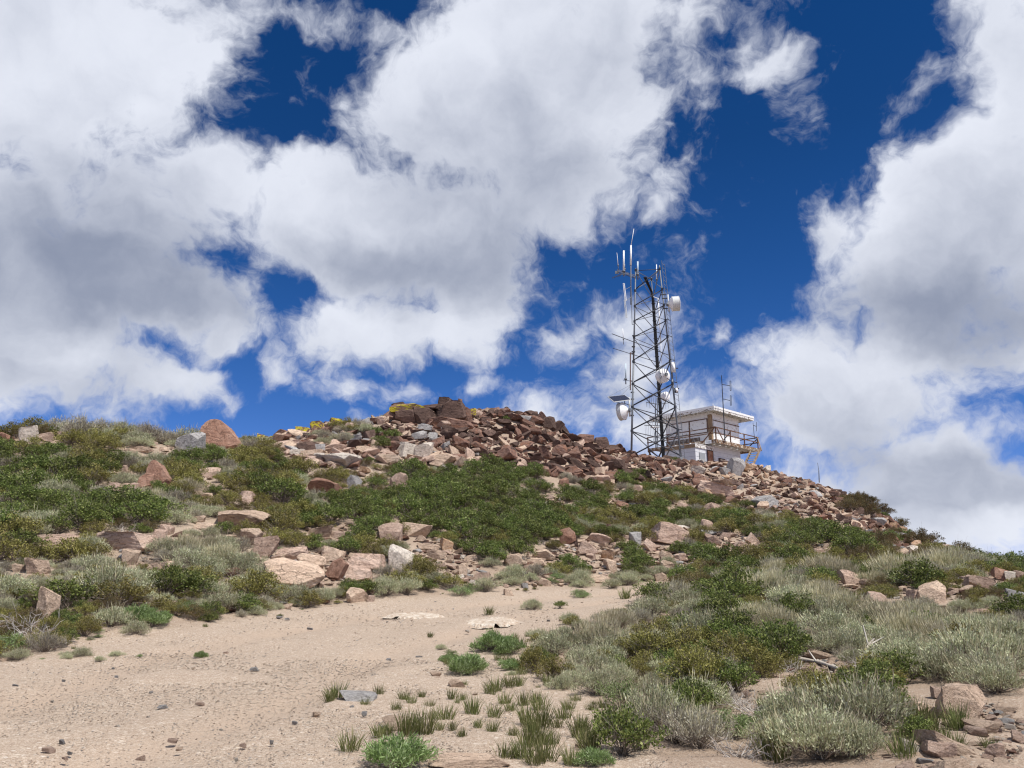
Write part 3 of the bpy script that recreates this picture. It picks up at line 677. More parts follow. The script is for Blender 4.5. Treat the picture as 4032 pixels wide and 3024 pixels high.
# ------------------------------------------------------------------ where the plants stand (ellipses of the photo: column, row, half width, half height, kinds, radius in m)
ZONES = '''1900 1990 360 130 GGGGG .85|1650 2010 300 110 GGGG .85|1300 2060 220 70 GGO .75|2250 2030 260 100 GGOO .7|1500 1750 62 48 G .75|1490 1640 48 34 S .6|1380 1680 90 40 SPO .6|1320 1735 80 28 PS .6
1690 1905 300 46 GG .75|1990 1880 130 44 GG .75|2490 1890 60 30 G .6|2600 2010 260 66 GOG .75|2950 2110 200 46 GOO .75|2450 2080 200 70 GGOS .6|2750 2080 200 80 GOO .7|2850 2190 230 50 GBG .8|3150 2190 260 60 GGO .85|3050 2130 160 50 OG .7|3350 2150 130 30 G .6|3200 2100 60 30 G .5
3440 2010 120 26 R .8|3560 2070 60 26 R .8|3380 1980 60 26 R .7|3700 2125 90 50 RR .9|3760 2200 60 30 RG .6|3910 2235 80 20 G .55|4020 2250 40 20 G .5|3500 2130 60 40 GR .7|3680 2190 80 30 GO .8
60 1690 130 36 PO .9|210 1700 60 30 PO .9|390 1700 130 40 SP .9|560 1680 90 40 PP .95|780 1700 140 36 PS .9|980 1740 110 40 PS .8|620 1740 110 30 SP .8|380 1760 160 50 OO .8|130 1860 240 110 GGO .85|330 1860 140 80 GO .8|560 1830 70 30 S .6|760 1830 120 60 G .7|1020 1860 170 110 OOG .85|1150 1930 120 100 OG .85|720 1900 80 60 OG .7|900 1980 120 60 OG .8
200 1960 230 36 SPG .75|680 1960 170 34 SYP .75|330 2030 330 50 GG .8|150 2075 150 22 S .6|400 2090 260 40 GG .8|700 2060 140 40 GS .7|1080 2080 90 60 GO .8|850 2055 62 30 S .6|820 2170 120 50 YYS .6|1000 2100 60 40 G .6|60 2140 120 50 GO .8|300 2190 180 50 GOS .75|390 2190 60 26 S .6|150 2220 200 40 O .8|560 2200 50 24 V .5
400 2270 60 34 S .7|750 2250 200 50 SGO .7|950 2230 120 50 SG .7|560 2300 260 60 OG .75|200 2310 180 60 OG .75|60 2330 90 60 S .7|250 2400 90 40 SG .6|420 2360 120 50 SO .7|650 2330 140 60 OG .7|860 2320 150 50 SV .6|1000 2330 90 50 OS .65|1080 2200 60 30 S .6|1130 2110 80 40 SG .6
1240 2150 70 30 SG .5|1430 2160 110 46 GO .75|1020 2170 50 22 B .5|1690 2270 230 56 OOG .7|1780 2200 60 40 G .6|1960 2180 110 60 G .75|2080 2130 100 60 G .8|2240 2230 90 46 GG .65|2550 2190 80 70 GG .7|2520 2240 80 40 GB .6|2170 2100 90 50 G .7|1600 2330 160 22 GS .5|2330 2080 80 50 G .6
1250 2360 120 26 SGS .5|880 2410 90 18 SG .45|1370 2310 50 30 GB .5|1850 2330 70 22 HBS .4|1990 2290 60 26 S .45|2090 2310 60 20 SG .4|2280 2300 70 20 S .45|2380 2300 60 20 S .4|2460 2290 60 20 SB .45|2190 2290 40 20 BS .4|2640 2250 60 24 S .5|2560 2290 50 16 S .4
440 2468 50 18 HS .35|620 2455 90 20 HB .4|740 2425 50 16 B .4|830 2440 60 12 G .3|40 2570 70 40 BG .55|150 2520 90 30 D .6|250 2530 40 14 G .35|40 2500 60 26 GS .5|530 2500 60 12 S .28|960 2420 60 14 S .35
2890 2330 150 70 GGG .75|2830 2400 120 30 GV .6|2700 2400 80 50 SP .6|2720 2480 110 60 SSG .6|3060 2290 150 26 YP .6|3250 2280 120 24 YY .6|3150 2340 200 30 SYY .6|3350 2330 60 20 G .55|3480 2300 90 26 GY .6|3260 2390 200 40 SYY .55|3420 2400 140 34 YY .55|3600 2430 180 44 YY .55
3530 2240 80 40 YY .8|3660 2230 90 30 YP .8|3750 2250 60 40 PY .7|3850 2240 60 20 GY .6|3960 2320 90 30 G .7|3850 2380 150 40 GG .6|3980 2420 80 60 GG .6|3720 2420 120 30 G .55|3400 2270 60 24 G .6|3600 2300 60 24 SG .6
3000 2470 150 44 SGY .5|2600 2520 100 50 SO .45|2800 2540 110 60 GO .5|2700 2600 130 60 OGG .5|3300 2480 200 50 SGSV .5|3550 2500 160 50 SY .5|3750 2520 160 60 SSYG .55|3920 2530 110 60 SS .55|3850 2620 160 50 SSO .5|3650 2600 120 50 SS .5|3480 2600 90 40 SV .45|3080 2610 90 40 GO .42|2900 2620 90 50 GO .42|3350 2570 60 30 SV .4|3430 2660 80 40 SG .42|3560 2680 110 40 SG .42
2900 2720 150 50 SGO .42|3120 2720 150 50 SSG .42|2720 2680 80 40 GO .4|2800 2780 90 34 SG .36|3330 2740 150 40 GO .4|3500 2740 90 40 GO .4|3720 2680 100 30 S .4|3900 2700 110 30 S .45|2740 2820 70 40 SG .36|2650 2870 90 60 SG .38|2760 2950 120 60 SSP .36|2900 2880 40 40 B .3|3000 2860 40 30 B .22|3080 2860 90 40 SV .34|3230 2900 120 50 SSO .36|3400 2900 110 60 SSG .36|3330 2980 160 40 SSY .36|3100 2970 90 40 SV .34|3450 2820 110 40 GG .34|3560 2850 60 40 GB .3|3650 2900 40 40 G .26|3620 2840 40 30 T .3
2880 3000 60 30 V .3|2960 2990 50 20 G .2|3200 2800 60 24 V .32|3510 2780 40 24 G .3|2560 2640 60 50 SO .36|2470 2640 60 44 OG .34|2380 2640 70 40 SO .36|2420 2700 90 30 S .3|2350 2740 80 24 SS .28|2560 2740 60 30 S .3|2640 2760 50 26 SG .3|2230 2560 90 30 S .36|2370 2560 60 40 SY .4|2480 2570 70 40 SG .42|2300 2620 40 30 S .32|2440 2480 60 36 SY .42|2560 2450 60 30 SP .45|2640 2560 60 40 SG .42
2040 2570 40 18 T .3|1935 2560 90 24 HHB .3|1840 2640 46 20 H .34|1760 2600 20 8 H .16|1775 2580 20 8 B .16|2020 2640 28 12 H .18|2120 2630 50 30 OG .28|2180 2660 50 30 OG .28|2120 2520 40 14 TS .24|2440 2780 60 24 BH .3|2440 2960 80 40 GG .3|2350 3020 60 12 H .24|2280 2690 40 20 S .28|2210 2720 50 16 S .26
2100 2400 16 6 S .26|2205 2390 14 5 G .2|2290 2350 16 8 B .3|2460 2355 22 4 T .3|2250 2452 18 6 S .24|2540 2395 26 10 S .3|1925 2420 12 4 T .24|1790 2640 0 0 T .1|790 2583 22 4 H .12|455 2588 14 8 S .14|320 2590 14 8 S .14|260 2590 14 10 S .14|550 2582 4 3 B .07|390 2603 6 3 S .08|1760 2620 18 6 T .14'''
TUFTS = '''1325 2750 .18|1300 2762 .16|1440 2782 .13|1490 2900 .2|1530 2890 .16|1630 2880 .22|1670 2890 .22|1600 2890 .2|1375 2950 .16|1755 2835 .16|1860 2810 .18|1930 2735 .2|1950 2720 .18|1985 2770 .18|2040 2700 .16|2010 2800 .18|1945 2820 .16|2060 2780 .16|2110 2770 .2|2130 2800 .2|2080 2850 .2|2100 2880 .22|2130 2860 .2|2090 2940 .22|2120 2930 .22|2190 2860 .16|2240 2800 .16|2220 2830 .14|2280 2870 .18|2290 2900 .2|2340 2930 .2|2330 2960 .2|2310 2930 .18|2400 2870 .18|2440 2870 .16|2460 2850 .18|2170 2940 .16|2150 3000 .18|2060 2990 .2|2110 3010 .2|2250 3015 .16|1990 2985 .18|1660 2750 .12|1590 2760 .14|1620 2780 .14|1490 2740 .12|1690 2790 .12|1780 2750 .14|1820 2760 .12|2010 2700 .16|2050 2660 .16|1960 2600 .18|2000 2610 .16|2060 2600 .18|2090 2590 .18|2030 2520 .2|2080 2510 .16|1830 2700 .12|1800 2770 .1|3620 2850 .26|3660 2870 .26|3700 2920 .24|3760 2860 .22|3780 2880 .2|3020 2800 .2|3050 2990 .3|3300 2820 .22|3560 2990 .2|3760 2960 .2|3900 2960 .16|1700 2830 .12|1730 2870 .1|1780 2870 .12|2160 2700 .16|2200 2710 .16|2270 2770 .14|2330 2800 .14|2380 2790 .14|2430 2830 .14|2500 2900 .2|2520 2950 .2|1880 2860 .12|1820 2900 .12|1940 2880 .12|2020 2900 .12|1560 2800 .1'''
BIGPLANTS = '''2890 2385 1.15 G|2790 2360 .6 G|3525 2290 .85 Y|3640 2270 .6 P|480 2110 .7 D|85 2490 .75 D|130 2520 .6 D|1345 2262 .6 D|1390 2275 .4 D|1770 1850 .7 D|1500 1880 .6 D|2250 1890 .6 D|900 1830 .8 D|2960 2800 .45 D|2900 2770 .35 D|2925 2990 .4 D|3005 2830 .4 D|3400 2650 .4 D|3110 2650 .35 D|3270 2080 .6 D|2740 2560 .4 D|560 1668 1.0 P|470 1690 .9 S|640 1690 .9 P|800 1705 .8 P|1500 1652 .55 S|1990 1655 .35 G|2655 1795 .5 G|3640 2160 1.0 R|3730 2180 .9 R|3930 2230 .7 G|1565 3020 .33 H|2440 2790 .36 B|2450 2975 .34 G|1940 2570 .40 H|2010 2580 .30 H|1838 2655 .30 H|2890 2895 .34 B|2110 2650 .34 O|2170 2680 .30 O|3390 2900 .5 S|3230 2980 .45 S|3560 2640 .5 S|2580 2890 .4 S'''
random.seed(11)
plants = []     # kind, x, y, z, radius, px, py
grid = {}
def clash(x, y, r, f):
    for i in range(int(x) - 1, int(x) + 2):
        for j in range(int(y) - 1, int(y) + 2):
            for (X, Y, R) in grid.get((i, j), ()):
                if (X - x) ** 2 + (Y - y) ** 2 < (f * (R + r)) ** 2: return True
    return False
def keep_rocks_clear(x, y, r, px, py, lim=.9):
    for o, X, Y, R in rock_objs:
        if R > .12 and (X - x) ** 2 + ((Y - y) * 1.0) ** 2 < (R * lim + r * .55) ** 2: return False
        # and not standing close in front of a rock the photo shows
        if R > .12 and 0 < Y - y < r * 1.5 + .35 and abs(X - x * Y / max(y, 1)) < R * .8 + r * .35: return False
    return True
RK = np.array([[px, w, py, h, o.location.y] for _, k_, o, px, py, w, h, _t, _w in REG if w >= 38])
def hides_rock(px, py, r, y):
    """would this plant stand in front of a boulder the photo shows?"""
    rp = r * F / max(y, 1) * .92
    ov = np.minimum(px + rp, RK[:, 0] + RK[:, 1] / 2) - np.maximum(px - rp, RK[:, 0] - RK[:, 1] / 2)
    return bool(((y < RK[:, 4] + .1) & (ov > .22 * RK[:, 1]) & (py - rp * .95 < RK[:, 2] - .38 * RK[:, 3]) & (py > RK[:, 2] - RK[:, 3])).any())
def put(kind, x, y, r, px, py):
    plants.append((kind, x, y, float(H(x, y)), r, px, py)); grid.setdefault((int(x), int(y)), []).append((x, y, r))
for e in BIGPLANTS.split('|'):
    f = e.split(); g = ground_at(float(f[0]), min(float(f[1]), 3020)); put(f[3], g.x, g.y, float(f[2]), float(f[0]), float(f[1]))
for e in ZONES.replace('\n', '|').split('|'):
    f = e.split(); cx, cy, rx, ry = map(float, f[:4]); kinds = f[4]; r0 = float(f[5])
    if rx == 0: continue
    tries = int(max(6, rx * ry / 22)); 
    gc = ground_at(cx, cy); rp = r0 * F / gc.y
    tries = int(max(4, 16 * rx * ry / (rp * rp) + 3)); got = 0
    for k in range(tries):
        a, u = random.random() * 6.283, math.sqrt(random.random())
        px, py = cx + rx * u * math.cos(a), cy + ry * u * math.sin(a)
        if k == 0: px, py = cx, cy
        kind = random.choice(kinds); r = r0 * random.uniform(.75, 1.2)
        g = ground_at(px, min(py, 3020)); rr = .45 if r0 > .3 else .55
        if clash(g.x, g.y, r, rr): continue
        if hides_rock(px, py, r, g.y) or (r0 > .2 and not keep_rocks_clear(g.x, g.y, r, px, py, .7)): continue
        put(kind, g.x, g.y, r, px, py); got += 1
for e in TUFTS.split('|'):
    f = e.split(); g = ground_at(float(f[0]), float(f[1])); put('T', g.x, g.y, float(f[2]) * random.uniform(.7, 1.2), float(f[0]), float(f[1]))

def spawn(kind, x, y, z, r, full):
    """one plant: an Empty with foliage and stems where it is large in the photo, else one mesh"""
    pr = random.choice(PROTO[kind]); s = r * random.uniform(.92, 1.1)
    if full and pr[1] is not None:
        o = bpy.data.objects.new(NAMES[kind], None); COL.objects.link(o)
        for nm, me in (('foliage', pr[1]), ('stems', pr[2])):
            c = bpy.data.objects.new(nm, me); COL.objects.link(c); c.parent = o
    else:
        o = bpy.data.objects.new(NAMES[kind], pr[0]); COL.objects.link(o)
    if kind == 'T': s = r / .24
    o.location = (x, y, z - .02); o.scale = (s, s, s * random.uniform(.85, 1.15) * (.92 if r > .5 else 1.05)); o.rotation_euler = (random.gauss(0, .09), random.gauss(0, .09), random.uniform(0, 6.283))
    return o

# ------------------------------------------------------------------ uncountable things: one object each, copies spread by geometry nodes
def scatter_stuff(name, meshes, P, S, E, I, label=None):
    """P points, S scales (n,3), E euler angles (n,3), I which mesh"""
    n = len(P); me = bpy.data.meshes.new(name); me.vertices.add(n); me.vertices.foreach_set('co', np.asarray(P, np.float32).ravel())
    for nm, typ, dat in (('sc', 'FLOAT_VECTOR', S), ('eu', 'FLOAT_VECTOR', E), ('ix', 'INT', I)):
        a = me.attributes.new(nm, typ, 'POINT')
        if typ == 'INT': a.data.foreach_set('value', np.asarray(dat, np.int32))
        else: a.data.foreach_set('vector', np.asarray(dat, np.float32).ravel())
    me.update()
    o = link(name, me)
    gt = bpy.data.node_groups.new(name, 'GeometryNodeTree')
    gt.interface.new_socket('Geometry', in_out='INPUT', socket_type='NodeSocketGeometry'); gt.interface.new_socket('Geometry', in_out='OUTPUT', socket_type='NodeSocketGeometry')
    gi, go = gt.nodes.new('NodeGroupInput'), gt.nodes.new('NodeGroupOutput')
    col = bpy.data.collections.new(name + '_kinds')
    for k, m in enumerate(meshes): col.objects.link(bpy.data.objects.new('%s_kind_%02d' % (name, k), m))
    ci = gt.nodes.new('GeometryNodeCollectionInfo'); ci.inputs['Collection'].default_value = col; ci.inputs['Separate Children'].default_value = True; ci.inputs['Reset Children'].default_value = True
    io = gt.nodes.new('GeometryNodeInstanceOnPoints'); io.inputs['Pick Instance'].default_value = True
    def attr(nm, typ):
        a = gt.nodes.new('GeometryNodeInputNamedAttribute'); a.data_type = typ; a.inputs[0].default_value = nm; return a.outputs['Attribute']
    e2r = gt.nodes.new('FunctionNodeEulerToRotation')
    L = gt.links
    L.new(gi.outputs[0], io.inputs['Points']); L.new(ci.outputs[0], io.inputs['Instance']); L.new(attr('ix', 'INT'), io.inputs['Instance Index'])
    L.new(attr('eu', 'FLOAT_VECTOR'), e2r.inputs[0]); L.new(e2r.outputs[0], io.inputs['Rotation']); L.new(attr('sc', 'FLOAT_VECTOR'), io.inputs['Scale'])
    L.new(io.outputs[0], go.inputs[0])
    mo = o.modifiers.new('spread', 'NODES'); mo.node_group = gt
    tag(o, label, None, None, 'stuff'); return o

# ------------------------------------------------------------------ broken rock of the ridge
SCREE = [(600, 1742), (1050, 1722), (1130, 1690), (1250, 1665), (1400, 1640), (1560, 1620), (1700, 1560), (1900, 1580), (2150, 1600), (2200, 1680), (2450, 1720), (2700, 1780), (3000, 1820), (3200, 1880), (3330, 1940),
         (3400, 2010), (3560, 2080), (3700, 2140), (3640, 2170), (3500, 2150), (3380, 2120), (3230, 2080), (3080, 2030), (2980, 2000), (2860, 1975), (2720, 1955), (2640, 1925), (2560, 1900), (2480, 1890), (2420, 1905), (2330, 1915), (2200, 1885),
         (2060, 1855), (1960, 1815), (1850, 1840), (1740, 1842), (1540, 1832), (1420, 1800), (1400, 1850), (1320, 1870), (1230, 1835), (1120, 1790), (1050, 1740), (700, 1760)]
LOOSE = [(1380, 2100, 60, 40), (1740, 2190, 120, 60), (2120, 2220, 120, 50), (2360, 2200, 200, 90), (2560, 2160, 160, 70), (2640, 2230, 160, 60), (2330, 2030, 90, 50), (1250, 2240, 200, 70), (2460, 2120, 120, 60), (2850, 2140, 120, 50), (3240, 2160, 60, 30), (3600, 2150, 90, 40), (3880, 2310, 110, 40), (3600, 2345, 110, 24),
         (3880, 2900, 160, 130), (3640, 3000, 160, 60), (3220, 2620, 130, 50), (1850, 2250, 60, 40), (2450, 2260, 160, 40), (2700, 2250, 60, 40), (620, 2240, 90, 40), (1050, 2120, 60, 60), (480, 1930, 60, 12), (1500, 2100, 80, 20), (2150, 1990, 120, 30), (2370, 1990, 80, 40), (2100, 2290, 300, 20), (1560, 2240, 80, 30)]
random.seed(21)
sc = []      # px, py, x, y, z, size
sgrid = {}
def sclash(x, y, r, f):
    for i in range(int(x * 2) - 2, int(x * 2) + 3):
        for j in range(int(y * 2) - 2, int(y * 2) + 3):
            for (X, Y, R) in sgrid.get((i, j), ()):
                if (X - x) ** 2 + ((Y - y) * .9) ** 2 < (f * (R + r)) ** 2: return True
    return False
BX0, BY0 = 18.06, 70.0; BUx, BUy = .715, .699        # the lookout's near roof corner and the direction of its right-hand eave
def near_building(x, y, m=.3):
    u = (x - BX0) * BUx + (y - BY0) * BUy; v = -(x - BX0) * BUy + (y - BY0) * BUx
    return -2.2 - m < u < 7.3 + m and .6 - m < v < 7.5
bands = ((5000, .70, 1.10, .40), (12000, .42, .72, .33), (18000, .20, .42, .31))
xs = [p[0] for p in SCREE]
for cnt, a_, b_, f_ in bands:
    for k in range(cnt // 2):
        px, py = random.uniform(600, 3700), random.uniform(1560, 2180)
        if not bool(in_poly(px, py, SCREE)): continue
        if px < 1050 and random.random() < .93: continue
        g = ground_at(px, py)
        if abs(proj(g.x, g.y, g.z)[1] - py) > 14 and proj(g.x, g.y, g.z)[1] < py: continue
        s = random.uniform(a_, b_) * (1.0 if px < 2500 else .82) * (1.12 if 1950 < px < 2650 else 1)
        if sclash(g.x, g.y, s / 2, f_) or near_building(g.x, g.y): continue
        if any((X - g.x) ** 2 + (Y - g.y) ** 2 < (R * .75) ** 2 for o, X, Y, R in rock_objs if R > .3): continue
        sgrid.setdefault((int(g.x * 2), int(g.y * 2)), []).append((g.x, g.y, s / 2)); sc.append((*proj(g.x, g.y, g.z), g.x, g.y, g.z, s))
# the crest itself and a strip just behind it, so the skyline is rock from the side too
for k in range(5200):
    px = random.uniform(1080, 3560); a, b = ray(px, 1700); 
    g = ground_at(px, 1000); y = g.y + random.uniform(-1.5, 7 if px > 2300 else 4); x = ray(px, 1800)[0] * y
    s = random.uniform(.35, .85) * (1.0 if px < 2500 else .8); z = float(H(x, y))
    if sclash(x, y, s / 2, .42) or near_building(x, y): continue
    sgrid.setdefault((int(x * 2), int(y * 2)), []).append((x, y, s / 2)); sc.append((*proj(x, y, z), x, y, z, s))
n_scree_main = len(sc)
loose = []
for cx, cy, rx, ry in LOOSE:
    gc = ground_at(cx, cy); dm = (F / gc.y)
    for k in range(int(rx * ry / 40) + 14):
        a, u = random.random() * 6.283, math.sqrt(random.random()); px, py = cx + rx * u * math.cos(a), cy + ry * u * math.sin(a)
        g = ground_at(px, py); s = random.choice((14, 18, 24, 34, 46)) * random.uniform(.7, 1.1) * g.y / F
        if sclash(g.x, g.y, s / 2, .55) or any((X - g.x) ** 2 + (Y - g.y) ** 2 < (R * .9) ** 2 for o, X, Y, R in rock_objs): continue
        sgrid.setdefault((int(g.x * 2), int(g.y * 2)), []).append((g.x, g.y, s / 2)); loose.append((px, py, g.x, g.y, g.z, s))

ROCK_PROTO = {}
for k in 'tprdgwo':
    ROCK_PROTO[k] = [rock_mesh(400 + 17 * i + ord(k), (1, 1, 1), sub=3, planes=12, rough=.025, keep=.38, mat=k) for i in range(5)]
def scree_kind(px, py):
    """rust and dark brown under the summit, paler and greyer towards the right-hand end"""
    t = min(max((px - 2350) / 500, 0), 1); r = random.random()
    if 1150 < px < 1900 and py > 1770 or px < 1150 and py > 1740: return random.choice('tttppprrg')
    left = 'rrrrdddddpt' if px > 1750 else 'pprrrdttgrrd'; right = 'tpprrgrrtortddd'
    return random.choice(right if r < t else left)
def rock_dims(s):
    return (s * random.uniform(.85, 1.35), s * random.uniform(.6, 1.0), s * random.uniform(.22, .55))
allsc = []
for i, (px, py, x, y, z, s) in enumerate(sc):
    k = scree_kind(px, py); steep = random.random()
    e = (random.gauss(0, .34), random.gauss(.05, .55), random.uniform(0, 6.283))
    allsc.append([s * F / max(y, 1), k, px, py, x, y, z, s, rock_dims(s), e, 'scree'])
for px, py, x, y, z, s in loose:
    k = random.choice('ttttppw') if random.random() < .85 else random.choice('grd')
    allsc.append([s * F / max(y, 1) * .9, k, px, py, x, y, z, s, rock_dims(s), (random.gauss(0, .15), random.gauss(.05, .2), random.uniform(0, 6.283)), 'loose'])
vis = lambda a: -20 < a[2] < 4052 and a[3] < 3040 and not (a[10] == 'scree' and a[5] > ground_at(a[2], 1000).y + 1.0)
allsc.sort(key=lambda a: -a[0] * (1 if vis(a) else .01))
N_ROCK_OBJ = 290
for n_, a in enumerate(allsc[:N_ROCK_OBJ]):
    w, k, px, py, x, y, z, s, dm, e, where = a
    o = link('broken_rock', random.choice(ROCK_PROTO[k])); o.scale = dm; o.rotation_euler = e; o.location = (x, y, z - dm[2] * .12)
    REG.append(('scree', k, o, px, py, w, dm[2] / dm[0], 0, where))
random.seed(52)
for k in range(9000):
    y = 11 * (64 / 11) ** random.random(); x = random.uniform(-1, 1) * (y * .75 + 2)
    if road_at(x, y) > .02 or near_building(x, y): continue
    z = float(H(x, y)); px, py = proj(x, y, z); s = .09 * 4.5 ** (random.random() ** 1.6) * (1.35 if y > 35 else 1 if y > 18 else .55)
    if sclash(x, y, s / 2, .5): continue
    sgrid.setdefault((int(x * 2), int(y * 2)), []).append((x, y, s / 2)); kq = random.choice('ttttppgr')
    allsc.append([0, kq, px, py, x, y, z, s, rock_dims(s), (random.gauss(0, .15), random.gauss(0, .2), random.uniform(0, 6.283)), 'loose'])
for where, nm in (('scree', 'scree_rubble'), ('loose', 'slope_rubble')):
    A = [a for a in allsc[N_ROCK_OBJ:] if a[10] == where]
    meshes, ix = [], {}
    for k in 'tprdgwo':
        for i, m in enumerate(ROCK_PROTO[k]): ix[(k, i)] = len(meshes); meshes.append(m)
    scatter_stuff(nm, meshes, [(a[4], a[5], a[6] - a[8][2] * .1) for a in A], [a[8] for a in A], [a[9] for a in A], [ix[(a[1], random.randrange(5))] for a in A])

# ------------------------------------------------------------------ gravel on the road and the bare ground
GK = [rock_mesh(700 + i, (1, .75, .34), sub=2, planes=7, rough=.0, keep=.6, mat=k) for i, k in enumerate('112122321t')]
rs = np.random.RandomState(3)
P, S, E, I = [], [], [], []
def gravel(n, y0, y1, smin, smax, dens_x=.72, only_road=False):
    yy = y0 * (y1 / y0) ** rs.rand(n); xx = rs.uniform(-1, 1, n) * yy * dens_x
    rd = road_at(xx, yy); keep = rs.rand(n) < (np.where(rd > .05, 1, .0) if only_road else np.where(rd > .05, 1, .28))
    keep &= rs.rand(n) < np.clip(.62 + .75 * vnoise(xx * .55, yy * .55, 31), .12, 1)
    xx, yy = xx[keep], yy[keep]; z = H(xx, yy); s = smin * (smax / smin) ** (rs.rand(len(xx)) ** 2.2) * np.clip(yy / 11, .75, 2.2)
    for a in zip(xx, yy, z, s):
        P.append((a[0], a[1], a[2] + a[3] * .02)); S.append((a[3], a[3] * rs.uniform(.7, 1.1), a[3] * rs.uniform(.5, 1.0))); E.append((rs.normal(0, .2), rs.normal(0, .2), rs.uniform(0, 6.28))); I.append(rs.randint(len(GK)))
gravel(80000, 6.0, 14, .009, .030); gravel(30000, 12, 24, .008, .028); gravel(3000, 20, 36, .012, .04, .5)
scatter_stuff('gravel', GK, P, S, E, I)

# single stones one can tell apart on the road
STONES = '''245 2932 30 22 g|190 2960 56 26 r|276 2975 22 16 d|255 2995 26 16 r|552 2996 42 26 p|595 2730 18 12 d|583 2828 16 12 w|640 2788 46 18 d|787 2777 40 18 p|205 2765 14 12 w|1000 2640 40 18 g|60 2705 26 14 d|458 2668 18 12 d|445 2636 16 10 d|250 2686 16 12 d|890 2575 26 14 p|760 2635 18 10 t|955 2945 30 22 p|680 2925 44 20 p|705 2960 34 18 t|1160 2850 26 16 g|1250 2820 38 22 t|1385 2790 20 16 d|930 3000 20 16 w|1070 2930 16 22 g|460 2870 24 16 w|870 2880 16 10 w|1720 2680 30 18 t|1430 2735 18 12 w|2115 2580 22 16 p|1590 2955 18 14 d|1640 2780 18 12 t|2280 2945 28 20 t|1870 2740 24 12 t|1100 2435 28 14 g|1130 2440 26 10 d|1220 2480 26 12 d|1840 2490 20 14 w|2160 2448 16 12 d|2210 2445 20 12 t|1530 2600 26 12 g|1650 2590 30 12 g'''
for e in STONES.split('|'):
    f = e.split(); px, py, w, h = map(float, f[:4]); g = ground_at(px, py); s = g.y / F
    f[4] = {'d': 'g', 'r': 'p'}.get(f[4], f[4]); o = link('loose_stone', random.choice(ROCK_PROTO[f[4]])); o.scale = (w * s * .85, w * s * .6, h * s * .8); o.rotation_euler = (0, random.uniform(-.1, .1), random.uniform(-.4, .4)); o.location = (g.x, g.y, g.z - h * s * .15)
    REG.append(('stone', f[4], o, px, py, w, h / w, 0, 'road'))

# ------------------------------------------------------------------ the pale crushed patches on the road
def patch(name, cx, cy, rx, ry, label, seed):
    c = ground_at(cx, cy); e = ground_at(cx + rx, cy); n1 = ground_at(cx, cy + ry); f1 = ground_at(cx, cy - ry)
    RX = (e - c).length; RY = (f1.y - n1.y) / 2; q = np.random.RandomState(seed); V, Fa = [], []; n, m = 72, 9
    V.append((0, 0)); 
    for j in range(1, m + 1):
        for i in range(n):
            t = 6.2832 * i / n; k = 1 + (.13 * math.sin(3 * t + seed) + .08 * math.sin(7 * t + 2) + .05 * math.sin(13 * t + seed) + .05 * q.randn()) * (j / m)
            V.append((RX * k * j / m * math.cos(t), RY * k * j / m * math.sin(t)))
    V = np.array(V); X, Y = V[:, 0] + c.x, V[:, 1] + c.y; rad = np.hypot(V[:, 0] / RX, V[:, 1] / RY)
    Z = H(X, Y) + .03 * np.clip(1 - rad ** 2, 0, 1) + .022 + .012 * vnoise(X * 2.2, Y * 5, 3) + .012 * vnoise(X * 9, Y * 9, 4) + .01 * vnoise(X * 24, Y * 24, 6); Z[rad > .85] -= .05
    for i in range(n): Fa.append((0, 1 + i, 1 + (i + 1) % n, 1 + (i + 1) % n))
    bm = bmesh.new(); vs = [bm.verts.new((X[i], Y[i], Z[i])) for i in range(len(X))]
    for i in range(n):
        bm.faces.new((vs[0], vs[1 + i], vs[1 + (i + 1) % n]))
        for j in range(m - 1):
            a = 1 + j * n; b = a + n; bm.faces.new((vs[a + i], vs[b + i], vs[b + (i + 1) % n], vs[a + (i + 1) % n]))
    me = bpy.data.meshes.new(name); bm.to_mesh(me); bm.free(); me.materials.append(M_WHITE); return tag(link(name, me), label, 'rock patch')
def make_white():
    m, t, b, out = mat_new('pale_crushed_rock')
    Pn = t.nodes.new('ShaderNodeTexCoord').outputs['Object']
    n = noise_n(Pn, 7, 8, .72, tree=t); v = t.nodes.new('ShaderNodeTexVoronoi'); v.feature = 'DISTANCE_TO_EDGE'; v.inputs['Scale'].default_value = 9; t.links.new(vmath('ADD', Pn, vmath('SCALE', noise_n(Pn, 6, 4, tree=t, out=1), s=.4, tree=t), tree=t), v.inputs['Vector'])
    c = ramp(t, n, [(.40, (.38, .28, .205)), (.50, (.50, .42, .335)), (.62, (.62, .565, .485))]); c = rgbmix(mrange(v.outputs['Distance'], 0, .03, .7, 0, tree=t), c, (.30, .22, .16), tree=t)
    t.links.new(c, b.inputs['Base Color']); bump(t, b, n, .7, .02); return m
M_WHITE = make_white()
patch('white_rock_patch', 1930, 2450, 108, 20, 'rounded pale white rock patch showing through the road dirt', 2)
patch('white_rock_patch', 1640, 2428, 120, 13, 'longer, dustier pale patch beside the rounded white one', 5)

# ------------------------------------------------------------------ plants into the scene
def px_size(p): return p[4] * 2 * F / max(p[2], 1)
fam = {}
for p in plants: fam.setdefault(NAMES[p[0]], []).append(p)
BIGP = 70           # photo pixels across from which a plant gets foliage and stems as parts
rest = []
for nm, L in fam.items():
    L.sort(key=px_size, reverse=True)
    for i, p in enumerate(L):
        if i < 292:
            o = spawn(p[0], *p[1:5], px_size(p) > BIGP); REG.append(('plant', p[0], o, p[5], p[6], px_size(p), 1, 0, ''))
        else: rest.append(p)
print('PLANTS', {k: len(v) for k, v in fam.items()}, 'rest', len(rest), 'rocks', len(allsc))
